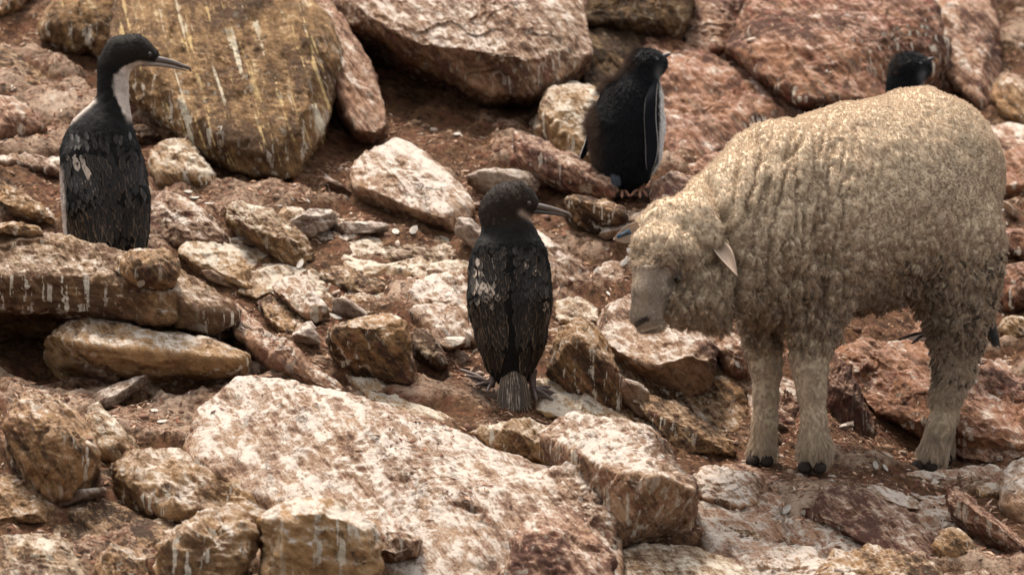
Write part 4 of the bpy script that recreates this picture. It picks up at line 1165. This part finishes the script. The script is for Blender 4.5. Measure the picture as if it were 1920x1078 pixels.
def paint2(px, py, p, n):
    c = np.empty((len(px), 3)); c[:] = (.0048, .0040, .0034)
    brown = sstep(440, 400, py)[:, None]
    c = c * (1 - brown) + np.array((.016, .010, .0072)) * brown
    w = (np.exp(-(segd(px, py, (978, 399), (1000, 412)) / 5.5) ** 2) * (p[:, 1] < YC + .03))[:, None]
    c = c * (1 - w) + np.array((.34, .27, .23)) * w
    sp = ((fbm(p * 160, 2, 510) > .42) & (py < 420))[:, None] * .5
    c = c * (1 - sp) + np.array((.10, .07, .05)) * sp
    return c
_, S2 = bird_body(c2, CL, pr, .0030, paint2)
_c = S2.v[S2.f].mean(1); _a, _b = pix(_c); wz2 = np.where((_b > 500) & (_c[:, 1] < YC) & (np.abs(_a - 957) > 6), .04, 1.0)
plume('plumage', S2, 22000, c2, CL, lambda px, py: np.where(py < 450, .0050, .007), .20, paint2, w=wz2,
      flow=lambda px, py, p: np.stack([np.where(py < 400, -.8, (960 - px) * .003), -.05 + 0 * px, np.where(py < 400, -.5, -1.0)], 1))
rg = random.Random(5)
for side in (-1, 1):
    wg = part_empty('wing', c2)
    if side < 0:
        L_, R_ = interp([(890, 462), (881, 500), (880, 580), (893, 650), (912, 700)]), interp([(944, 462), (950, 520), (946, 600), (940, 650), (938, 700)])
        pal = lambda a, b: (rg.uniform(.5, .85) if (888 < a < 934 and 488 < b < 570 and rg.random() < .24) else (.15 if rg.random() < .15 else 0))
    else:
        L_, R_ = interp([(968, 462), (966, 520), (974, 600), (982, 650), (984, 700)]), interp([(1012, 462), (1028, 500), (1032, 580), (1022, 650), (1004, 690)])
        pal = lambda a, b: (.6 if (a > 1018 and 495 < b < 600 and rg.random() < .4) else (.5 if (985 < a < 1016 and 490 < b < 540 and rg.random() < .12) else 0))
    lay_feathers(S2, c2, CL, wg, L_, R_, 466, 590, 9.5, 10.5, interp([(18, 466), (30, 560), (36, 600)]), interp([(12, 466), (15, 600)]),
                 lambda a, b, s=side: (-.10 * s - (a - 956) * .0008, 1), F_round, M_cf if side > 0 else M_cf2, rg, pal, 110)
    # flight feathers reaching down to the tail
    lay_feathers(S2, c2, CL, wg, L_, R_, 592, 676, 12, 9, interp([(46, 592), (42, 676)]), interp([(15, 592), (13, 690)]),
                 lambda a, b, s=side: (-.14 * s, 1), F_lance, M_cf2, rg, lambda a, b: .15 if rg.random() < .2 else 0, 50)
tl = part_empty('tail', c2)
for i in range(13):
    u = i / 12 * 2 - 1
    b = P(962 + u * 15, 688 + abs(u) * 4, YC - .035 - .010 * (1 - u * u)); t = P(964 + u * 33 + rg.uniform(-1, 1), 784 - 12 * u * u + rg.uniform(-3, 2), YC - .055 - .012 * (1 - u * u))
    put_feather('tail_feather', F_lance, M_tailf, tl, CL, b, t, unit(np.array([u * .5, -1, .25])), .0125, 0, 0, pale=.45 if abs(u) < .35 else .1)
for (a, b, tx) in (((928, 690), (922, 722), -1), ((996, 695), (1000, 730), 1)):
    sweep('leg', [P(*a, YC + .005), P((a[0] + b[0]) / 2, (a[1] + b[1]) / 2, YC), P(*b, YC - .005)], [.012, .0075, .0065], [.012, .0075, .0065], (1, 0, 0), M_cfoot, c2, CL, m=10)
foot(c2, CL, P(924, 723, YC - .004), [P(866, 694, YC + .03), P(876, 705, YC - .01), P(894, 722, YC - .035), P(914, 732, YC - .05)], M_cfoot)
foot(c2, CL, P(998, 731, YC - .004), [P(1036, 728, YC + .02), P(1042, 738, YC - .005), P(1034, 748, YC - .035), P(1006, 748, YC - .05)], M_cfoot)
sweep('upper_bill', [P(988, 385, YC - .008), P(1010, 387, YC - .010), P(1036, 392, YC - .011), P(1056, 398, YC - .011), P(1067, 402, YC - .011), P(1071, 409, YC - .011)],
      [.0085, .0062, .0044, .0036, .0030, .0010], [.0075, .0055, .0040, .0034, .0030, .0008], (0, 0, 1), M_bill, c2, CL, m=12)
sweep('lower_bill', [P(984, 395, YC - .008), P(1010, 397, YC - .010), P(1040, 401, YC - .011), P(1064, 406, YC - .011)],
      [.0065, .0045, .0032, .0012], [.0060, .0042, .0028, .0010], (0, 0, 1), M_billd, c2, CL, m=12)
hp, hn = S2.hit(991, 381)
M_beye = plain('bird_eye', (.006, .004, .003), .1, .7, 30, .1, .02)
M_ering = plain('eye_ring', (.055, .038, .03), .5, .4)
er = ball('eye_ring', hp, .0047, M_ering, c2, CL, (1, .35, 1)); ball('eye', hp - np.array([0, .0012, 0]), .0034, M_beye, c2, CL, (1, .7, 1))

# ------------------------------------------------------------------ white-throated cormorant on the left
YL = 10.55
c1 = thing('cormorant', 'white-throated cormorant standing behind the ledge slab in front of the huge ochre boulder', 'cormorant', tuple(P(200, 500, YL)))
LL = np.array(c1.location)
pr = chain(YL, [(206, 215, .0, 36), (192, 250, .0, 54), (188, 285, .0, 70), (195, 335, .0, 77), (199, 390, .0, 78), (200, 440, .0, 74), (202, 490, .0, 60)], .02)
pr += chain(YL, [(208, 215, .0, 34), (212, 180, .0, 27), (212, 150, .0, 26.5), (214, 122, .0, 28), (228, 100, .0, 31), (254, 95, .0, 28), (284, 106, -.002, 16)], .014)
pr += chain(YL, [(150, 300, -.05, 34), (160, 380, -.062, 40), (185, 450, -.058, 34)], .014)
pr += chain(YL, [(236, 285, -.045, 26), (250, 370, -.050, 30), (252, 450, -.045, 26)], .014)
def paint1(px, py, p, n):
    c = np.empty((len(px), 3)); c[:] = (.0046, .0040, .0037)
    j = fbm(p * 60, 3, 520)
    hb = sstep(135, 100, py)[:, None]
    c = c * (1 - hb) + np.array((.013, .0092, .0070)) * hb
    thr = interp([(262, 118), (226, 135), (218, 165), (222, 185), (232, 205), (239, 240)])
    tx = np.interp(py, [112, 125, 140, 165, 185, 205, 240], [262, 232, 216, 212, 219, 229, 240])
    w = sstep(-3, 4, px - tx + j * 6) * sstep(112, 119, py - (px - 262) * .10 * (px > 262)) * sstep(236, 215, py)
    w = np.maximum(w, sstep(117, 121, py + j * 2) * (px > 262) * (py < 150))
    w = np.maximum(w, np.exp(-(segd(px, py, (176, 190), (128, 232)) / 4.5) ** 2) * (py < 236))
    w = np.maximum(w, sstep(122, 116, px - (py - 321) * .06 + j * 3) * sstep(300, 325, py))
    w = np.clip(w, 0, 1)[:, None]
    c = c * (1 - w) + np.array((.42, .355, .31)) * (1 + .55 * j[:, None]) * w
    return c
_, S1 = bird_body(c1, LL, pr, .0030, paint1)
_c = S1.v[S1.f].mean(1); _a, _b = pix(_c); wz1 = np.where((_b > 285) & (_c[:, 1] < YL) & (_a > 122), .06, 1.0)
plume('plumage', S1, 20000, c1, LL, lambda px, py: np.where(py < 240, .0050, .007), .20, paint1, w=wz1,
      flow=lambda px, py, p: np.stack([np.where(py < 130, -.9, (200 - px) * .002), -.05 + 0 * px, np.where(py < 130, -.25, -1.0)], 1))
rg = random.Random(9)
streak1 = lambda a, b: rg.uniform(.8, .98) if segd(np.array([a]), np.array([b]), (132, 278), (172, 345))[0] < 6.5 else (.30 if (a < 205 and b > 325 and rg.random() < .35) else 0)
for side in (-1, 1):
    wg = part_empty('wing', c1)
    if side < 0:
        L_, R_ = interp([(142, 232), (122, 275), (119, 340), (128, 400), (138, 470)]), interp([(196, 232), (212, 290), (228, 360), (232, 420), (230, 470)])
    else:
        L_, R_ = interp([(214, 240), (222, 290), (236, 360), (240, 420), (240, 470)]), interp([(240, 240), (262, 290), (276, 340), (280, 400), (272, 470)])
    lay_feathers(S1, c1, LL, wg, L_, R_, 252, 380, 13, 13, interp([(20, 252), (30, 285), (44, 330), (50, 380)]), interp([(9, 252), (13, 300), (17, 380)]),
                 lambda a, b: ((.28 if b < 380 else .12) * (1 if a < 215 else .1), 1), F_round, M_cf, rg, streak1, 110)
    lay_feathers(S1, c1, LL, wg, L_, R_, 384, 462, 13, 11, interp([(42, 384), (46, 470)]), interp([(18, 384), (18, 470)]),
                 lambda a, b: (.10, 1), F_lance, M_cf2, rg, lambda a, b: .18 if rg.random() < .25 else 0, 60)
sweep('upper_bill', [P(272, 110, YL - .006), P(296, 112, YL - .008), P(322, 117, YL - .009), P(342, 124, YL - .009), P(354, 128, YL - .009), P(358, 135, YL - .009)],
      [.0090, .0070, .0050, .0040, .0034, .0012], [.0085, .0062, .0046, .0038, .0032, .001], (0, 0, 1), M_bill, c1, LL, m=12)
sweep('lower_bill', [P(268, 119, YL - .006), P(296, 121, YL - .008), P(326, 126, YL - .009), P(350, 133, YL - .009)],
      [.0070, .0052, .0036, .0014], [.0064, .0046, .0032, .001], (0, 0, 1), plain('bill_pale', (.20, .155, .125), .4, .45, 70, .4), c1, LL, m=12)
hp, hn = S1.hit(280, 102)
ball('eye_ring', hp, .0050, M_ering, c1, LL, (1, .35, 1)); ball('eye', hp - np.array([0, .0013, 0]), .0036, M_beye, c1, LL, (1, .7, 1))
for a in (165, 225):
    sweep('leg', [P(a, 480, YL), P(a + 2, 500, YL), P(a + 2, 520, YL - .01)], [.014, .009, .008], [.014, .009, .008], (1, 0, 0), M_cfoot, c1, LL, m=10)

# ------------------------------------------------------------------ cormorant hidden behind the sheep: tail and feet show
YH = 10.60
c3 = thing('cormorant', 'black cormorant hidden behind the sheep hind leg with only its tail showing', 'cormorant', tuple(P(1790, 640, YH)))
HL = np.array(c3.location)
pr = chain(YH, [(1770, 400, 0, 20), (1775, 430, 0, 26), (1782, 470, 0, 46), (1792, 520, 0, 52), (1810, 560, 0, 40), (1842, 590, 0, 20)], .02)
paint3 = lambda px, py, p, n: np.tile(np.array((.012, .011, .012)), (len(px), 1))
_, S3 = bird_body(c3, HL, pr, .004, paint3)
plume('plumage', S3, 4000, c3, HL, .010, .1, paint3, flow=(.4, 0, -1))
tl = part_empty('tail', c3)
for i in range(11):
    u = i / 10 * 2 - 1
    b = P(1846 + u * 9, 572, YH - .01 - .01 * (1 - u * u)); t = P(1868 + u * 10, 662 - 10 * (1 - u) * .5 + rg.uniform(-4, 2), YH - .015 - .01 * (1 - u * u))
    put_feather('tail_feather', F_lance, M_cf, tl, HL, b, t, unit(np.array([u * .5, -1, .2])), .012, 0, 0)
sweep('leg', [P(1778, 560, YH), P(1765, 590, YH), P(1742, 622, YH - .01)], [.016, .011, .007], [.016, .011, .007], (1, 0, 0), M_billd, c3, HL, m=10)
foot(c3, HL, P(1742, 624, YH - .01), [P(1742, 642, YH - .05), P(1712, 642, YH - .04), P(1688, 636, YH - .01)], plain('dark_foot', (.018, .012, .010), .9, .05), r=.0038)

# ------------------------------------------------------------------ penguins
M_flip = NT('flipper_skin')
_u = M_flip.math('ABSOLUTE', M_flip.attr('u'))
_n = M_flip.noise(M_flip.pos(), 260, 5, .7)
M_flip = M_flip.set(M_flip.mix(M_flip.step(M_flip.math('ADD', _u, M_flip.math('MULTIPLY', _n, .04)), .955, .985), (.0045, .0050, .0068), (.50, .46, .43)), .85, M_flip.bump(_n, .6, .002), .08)
M_pbeak = plain('penguin_beak', (.035, .030, .030), .45, .4)
M_pleg = plain('penguin_leg', (.22, .11, .07), .8, .2)
def penguin(Yp, loc, label, dx, dz, detail):
    t = thing('penguin', label, 'penguin', loc, None)
    o = np.array(loc)
    sc_ = 1.0 if detail else 1.05
    C = lambda pts, k=.02: chain(Yp, [(1208 + (a - 1208) * sc_ + dx + (0 if detail or b < 155 else 12), 124 + (b - 124) * sc_ + dz + (0 if detail or b < 155 else 26), c, r * sc_) for a, b, c, r in pts], k)
    pr = C([(1197, 158, .0, 34), (1184, 190, .0, 52), (1176, 235, .0, 63), (1174, 285, .0, 60), (1172, 315, .0, 44), (1178, 328, 0, 30)])
    pr += C([(1200, 150, 0, 30), (1208, 124, 0, 30), (1222, 120, 0, 24), (1234, 118, 0, 14)], .014)
    pr += C([(1210, 185, .01, 28), (1212, 240, .01, 26), (1206, 290, .01, 26)], .02)
    def paint(px, py, p, n):
        px = px - dx; py = py - dz
        c = np.empty((len(px), 3)); c[:] = (.0030, .0034, .0048)
        j = fbm(p * 45, 3, 530)
        xe = np.interp(py, [135, 150, 180, 220, 300, 330], [1235, 1234, 1235, 1236, 1234, 1218])
        w = sstep(-2, 3, px - xe + j * 2) * sstep(138, 150, py) * sstep(330, 318, py)
        w = (w * (py > 128))[:, None]
        c = c * (1 - w) + np.array((.62, .60, .58)) * w
        gch = (np.exp(-(((px - 1236) / 8) ** 2 + ((py - 134) / 12) ** 2)) * .8)[:, None]
        c = c * (1 - gch) + np.array((.16, .16, .17)) * gch
        xb = np.interp(py, [90, 130, 160, 190, 240, 300, 340], [1180, 1192, 1150, 1124, 1136, 1138, 1140])
        if not detail: xb = xb - 22
        b = (sstep(16, -16, px - xb + j * 34) * .75)[:, None]
        c = c * (1 - b) + np.array((.022, .0145, .012)) * b
        return c
    _, S = bird_body(t, o, pr, .0034, paint)
    plume('plumage', S, 16000, t, o, .008, .34, paint, flow=(.1, 0, -1), per=4, radius=.00045)
    # loose brown down still clinging to the nape and back
    fx, fy = pix(S.v[S.f].mean(1)); fx = fx - dx; fy = fy - dz
    wt = np.where((fx < np.interp(fy, [92, 130, 160, 190, 240, 300, 340], [1196, 1190, 1142, 1120, 1128, 1124, 1120]) + 14 * fbm(S.v[S.f].mean(1) * 40, 2, 551)), 1.0, 0) * (fy < 335)
    brown = lambda px, py, p, n: np.tile(np.array((.085, .056, .043)), (len(px), 1)) * (1 + .3 * fbm(p * 40, 2, 540))[:, None]
    plume('down', S, 900 if detail else 120, t, o, lambda px, py: np.where(py - dz < 150, .014, np.where(py - dz < 250, .025, .012)) * RNG.uniform(.4, 1.1, len(px)), .72, brown, flow=(-.4, 0, -.6), per=12, spread=.007, radius=.00020, w=wt, mat=M_down, jit=1.2, tight=-.3, seg=5)
    Q = lambda a, b, d=0.0: P(a + dx, b + dz, Yp + d)
    sweep('beak', [Q(1232, 113, -.003), Q(1242, 108, -.004), Q(1252, 103, -.004), Q(1259, 101, -.004)], [.0090, .0068, .0038, .0008], [.008, .006, .0034, .0008], (0, 0, 1), M_pbeak, t, o, m=12)
    hp, hn = S.hit(1232 + dx, 112 + dz)
    if hp is not None: ball('eye', hp, .0042, M_beye, t, o, (1, .6, 1))
    if detail:
        sweep('flipper', [Q(1228, 158, -.035), Q(1221, 185, -.062), Q(1219, 225, -.070), Q(1222, 270, -.072), Q(1220, 302, -.074), Q(1217, 320, -.074)],
              [.006, .0110, .0125, .0130, .0105, .0045], [.009, .009, .007, .006, .005, .003], (1, -.1, 0), M_flip, t, o, m=24)
        sweep('flipper', [Q(1130, 190, .02), Q(1112, 225, .03), Q(1106, 262, .035), Q(1092, 292, .035), Q(1087, 303, .035)],
              [.008, .012, .011, .006, .002], [.006, .006, .005, .004, .002], (1, .6, 0), M_flip, t, o, m=16)
        for (a, b) in ((1200, 364), (1166, 366)):
            sweep('leg', [Q(a - 4, 318, -.01), Q(a - 1, 340, -.012), Q(a, 360, -.012)], [.020, .013, .009], [.020, .013, .009], (1, 0, 0), M_pleg, t, o, m=12)
            foot(t, o, Q(a, 358, -.012), [Q(a - 16, 366, -.045), Q(a, 369, -.06), Q(a + 13, 367, -.05)], M_pleg)
        tl = part_empty('tail', t)
        for i in range(15):
            u = i / 14 * 2 - 1
            put_feather('tail_feather', F_lance, M_ptail, tl, o, Q(1152 + u * 6, 318, -.045), Q(1156 + u * 9, 356 - 6 * abs(u) + random.uniform(-3, 2), -.058), unit(np.array([u * .6, -1, .2])), .0045, 0, 0)
    return t
M_ptail = feather_mat('penguin_tail', (.014, .017, .024), (.10, .115, .14), rough=.6)
penguin(11.0, tuple(P(1180, 366, 11.0)), 'moulting young penguin with brown down on its back standing behind the sheep head', 0, 0, True)
penguin(11.45, tuple(P(1680, 350, 11.45)), 'penguin head peeking over the back of the sheep below the rusty red boulder', 1702 - 1208, 132 - 124, False)
# ------------------------------------------------------------------ peat crumbs, stones, moulted feathers
def world_tris(objs):
    V, F, o = [], [], 0
    for ob in objs:
        me = ob.data; v = co(me) + np.array(ob.location)
        k = me.polygons[0].loop_total
        f = np.zeros(len(me.loops), dtype=np.int32); me.loops.foreach_get('vertex_index', f)
        f = f.reshape(-1, k)
        V.append(v); F += (f + o).tolist(); o += len(v)
    return np.concatenate(V), F
_v, _f = world_tris([ground] + ROCKS)
_gf = len(ground.data.polygons)
LAND = BVHTree.FromPolygons(_v.tolist(), _f)
def drop(x, y):
    h = LAND.ray_cast(Vector((x, y, 4)), Vector((0, 0, -1)))
    return h

def scatter(name, n, size, shape, cols, keep, seed, kind='stuff', label=None, mat=None):
    rg = np.random.default_rng(seed)
    y = 9.2 + (rg.random(n * 3) ** 1.0) * 3.4
    x = rg.uniform(-1, 1, n * 3) * (y * .096 + .06)
    q = np.stack([x * 4, y * 4, 0 * x], 1)
    dens = fbm(q, 3, seed)
    ok = rg.random(len(x)) < np.clip(.55 + dens * 1.6, .06, 1)
    x, y, dens = x[ok][:n], y[ok][:n], dens[ok][:n]
    V, F, C = [], [], []
    sv_, sf_ = shape
    k = 0
    for i in range(len(x)):
        h = drop(x[i], y[i])
        if h[0] is None or h[1].z < keep(h): continue
        if h[2] >= _gf and rg.random() > .06 + .5 * (dens[i] > .28): continue
        nn = np.array(h[1]); s = size * min(rg.lognormal(0, .4), 2.0)
        a = unit(rg.normal(size=3)); t1 = unit(np.cross(nn, a)); t2 = np.cross(nn, t1)
        nz = unit(nn + rg.normal(size=3) * .35)
        w = rg.uniform(.35, 1.0); th = rg.uniform(.3, 1.0)
        loc = sv_ * np.array([1, w, th]) * s * rg.uniform(.75, 1.25, (len(sv_), 1))
        V.append(np.array(h[0]) + nn * s * .15 + loc[:, :1] * t1 + loc[:, 1:2] * t2 + loc[:, 2:] * nz)
        F.append(sf_ + k); k += len(sv_)
        C.append(np.tile(np.array(cols[rg.integers(len(cols))]) * rg.uniform(.7, 1.25), (len(sv_), 1)))
    me = mesh_np(name, np.concatenate(V), np.concatenate(F), None, {'col': np.concatenate(C)}, smooth=False)
    return link(name, me, mat or skin_mat(name + '_soil', .95, .1, 300, .6, .4), kind=kind, label=label)

chip = (np.array([[-1, 0, 0], [1, 0, .1], [0, .38, .12], [.1, -.36, .05], [0, .02, .34]]), np.array([[0, 3, 4], [3, 1, 4], [1, 2, 4], [2, 0, 4]]))
scatter('peat_crumbs', 75000, .0052, chip, [(.15, .065, .040), (.11, .048, .030), (.21, .11, .068), (.28, .165, .105), (.07, .035, .022), (.36, .24, .17)],
        lambda h: .62 if h[2] is not None and h[2] < _gf else .80, 61)
scatter('grit', 2200, .0060, (ico(1)[0], ico(1)[1]), [(.36, .25, .18), (.25, .16, .10), (.45, .35, .28), (.18, .10, .07)], lambda h: .6 if h[2] < _gf else .9, 62)
scatter('pale_flecks', 2400, .0042, chip, [(.50, .42, .34), (.44, .34, .26), (.60, .54, .47)], lambda h: .45, 63)

LM = [('huge ochre boulder', 400, 170), ('top centre boulder', 870, 90), ('rusty red boulder', 1580, 110), ('rounded pale boulder', 770, 340), ('cracked cream boulder', 1070, 230),
      ('long diagonal slab', 1080, 320), ('squat brown slab', 1120, 400), ('penguin feet', 1180, 360), ('striped left edge block', 30, 220), ('angular limed rock', 340, 310), ('lime-splashed slab', 510, 435),
      ('long white-topped slab', 350, 415), ('crested pale stone', 570, 565), ('white-dripped block', 700, 650), ('white-throated cormorant', 200, 300), ('dark cormorant', 955, 560), ('dark cormorant tail', 965, 740),
      ('grey ridged stone', 1095, 690), ('slab under the muzzle', 1240, 640), ('sheep forelegs', 1480, 780), ('sheep hind leg', 1760, 760), ('leaning pinkish stone', 1595, 745), ('long brown slab', 1290, 795),
      ('sheer-fronted block', 1220, 930), ('foreground pale slab', 760, 890), ('overhanging ledge slab', 200, 520), ('crusted ochre rock', 270, 650), ('dark-edged ridge stone', 540, 660), ('tilted oval boulder', 100, 830),
      ('striped bottom block', 600, 1010), ('lower left brown rock', 430, 920), ('bottom left corner rock', 70, 1040), ('cracked stone by the forelegs', 1360, 920), ('half buried pinkish slab', 1610, 970),
      ('knotted pale rock', 1480, 1060), ('narrow white-dripped rock', 1860, 980), ('flat slab behind the hind hoof', 1870, 830), ('red slabs at the right edge', 1910, 500), ('sheep muzzle', 1205, 600), ('ribbed twisted stone', 50, 380),
      ('wide cracked stone', 410, 500), ('worn slope slab', 760, 465), ('stone behind the dark cormorant wing', 1050, 490)]
USED = set()
def where(px, py, k=0):
    n, a, b = sorted(LM, key=lambda t: (t[1] - px) ** 2 + (t[2] - py) ** 2)[k]
    if abs(px - a) > abs(py - b): return ('right of the ' if px > a else 'left of the ') + n
    return ('below the ' if py > b else 'above the ') + n
def unique_label(fmts, px, py):
    for k in (0, 1):
        for f in fmts:
            l = f + ' ' + where(px, py, k)
            if l not in USED:
                USED.add(l); return l
    return None

# half-buried stones between the named rocks
_st = rock_mat('soil_stone', (0.09, 0.046, 0.026), (0.36, 0.215, 0.125), .34, (0.55, 0.44, 0.36), .5, .2, .1, 17)
_st2 = rock_mat('soil_stone_pale', (0.16, 0.095, 0.06), (0.42, 0.31, 0.23), .46, (0.60, 0.49, 0.42), .35, .2, .1, 19)
rs = np.random.default_rng(77)
taken = []
def rockset():
    out = []
    for o in ROCKS:
        v = co(o.data) + np.array(o.location); a, b = pix(v)
        out.append((a.min(), a.max(), b.min(), b.max()))
    return out
placed = 0; tries = 0
while placed < 52 and tries < 4000:
    tries += 1
    ppx, ppy = rs.uniform(0, 1920), rs.uniform(350, 1078)
    if 1380 < ppx < 1840 and 835 < ppy < 925 or 840 < ppx < 1075 and 670 < ppy < 805 or 1130 < ppx < 1240 and 340 < ppy < 380: continue
    d = Vector(P(ppx, ppy, 14)).normalized()
    h = LAND.ray_cast(Vector((0, 0, 0)), d)
    if h[0] is None or h[2] >= _gf: continue
    s = float(rs.uniform(.013, .028)) * (1.0 if rs.random() < .75 else 1.7)
    if any((h[0] - t).length < s2 + s * 1.0 for t, s2 in taken): continue
    pale_ = rs.random() < .45
    hx, hy = float(960 + h[0].x / h[0].y * 1e4), float(539 - h[0].z / h[0].y * 1e4)
    lab = unique_label([('pale' if pale_ else 'brown') + (' half-buried stone' if s > .034 else (' small stone' if s > .023 else ' pebble-sized stone')) + ' in the soil'], hx, hy)
    if lab is None: continue
    taken.append((h[0].copy(), s))
    rg2 = np.random.default_rng(900 + placed)
    v, f = ico(4 if s < .03 else 5)
    Cc = unit(rg2.normal(size=(14, 3))); hh = rg2.uniform(.62, .95, 14)
    g = np.maximum(v @ (Cc / hh[:, None]).T, .05); Rr = 1 / ((g ** 26).sum(1) ** (1 / 26))
    v = v * np.minimum(Rr, 1.25)[:, None] * s * np.array([rg2.uniform(1.0, 1.9), rg2.uniform(.8, 1.4), rg2.uniform(.45, .8)])
    an = rg2.uniform(-.5, .9); ca, sa = math.cos(an), math.sin(an)
    v = np.stack([v[:, 0] * ca + v[:, 2] * sa, v[:, 1], -v[:, 0] * sa + v[:, 2] * ca], 1)
    w = v + placed * 3.1
    n = unit(v)
    fi = fbm(w * 38, 4, 950)
    bvv = w * np.array([1.1, 1.1, 6])
    v = v + n * (fi * s * .20 + fbm(w * np.array([30, 30, 120.]), 3, 951) * s * .10)[:, None]
    c = np.array(h[0]); base = v[:, 2].min()
    me = mesh_np('stone', v - np.array([0, 0, base]), f, {'h': np.clip(fi * 2, -1.5, 1.5)}, vecs={'bv': bvv})
    link('stone', me, _st2 if pale_ else _st, loc=(c[0], c[1], c[2] + base * .35), label=lab, category='stone', group='small stones half buried in the soil')
    placed += 1

# moulted white feathers lying about
Mwf = feather_mat('moulted_feather', (.30, .27, .24), (.42, .38, .34), pale=(.5, .46, .42), rough=.9)
FW = feather_mesh('feather', 1.0, round_tip=.9); FW.materials.append(Mwf)
spots = [(345, 362), (384, 384), (372, 372), (285, 770), (296, 792), (700, 432), (738, 432), (770, 440), (1180, 492), (1192, 480), (1165, 500), (1100, 505), (655, 452), (640, 600),
         (1682, 735), (1655, 872), (1640, 866), (1470, 965), (1115, 512), (400, 250), (820, 246), (862, 252), (560, 505), (262, 535), (1385, 690), (1560, 905), (1820, 720), (1240, 470), (620, 338)]
for q in spots:
    h = LAND.ray_cast(Vector((0, 0, 0)), Vector(P(q[0], q[1], 14)).normalized())
    if h[0] is None: continue
    nn = np.array(h[1]); a = unit(np.cross(nn, rs.normal(size=3)))
    L = rs.uniform(.016, .030)
    b = np.array(h[0]) + nn * .004
    t = b + a * L
    o = bpy.data.objects.new('feather', FW); COL.objects.link(o)
    y = unit(t - b); x = unit(np.cross(y, nn)); z = np.cross(x, y); wd = L * .5
    M = Matrix(((x[0] * wd, y[0] * L, z[0] * wd, 0), (x[1] * wd, y[1] * L, z[1] * wd, 0), (x[2] * wd, y[2] * L, z[2] * wd, 0), (0, 0, 0, 1))); M.translation = Vector(b)
    o.matrix_basis = M
    o['pale'] = .5; o['label'] = unique_label(['small white feather lying', 'second white feather lying', 'third white feather lying'], q[0], q[1]) or 'small white moulted feather lying on the slope'; o['category'] = 'feather'; o['group'] = 'moulted feathers lying on the slope'
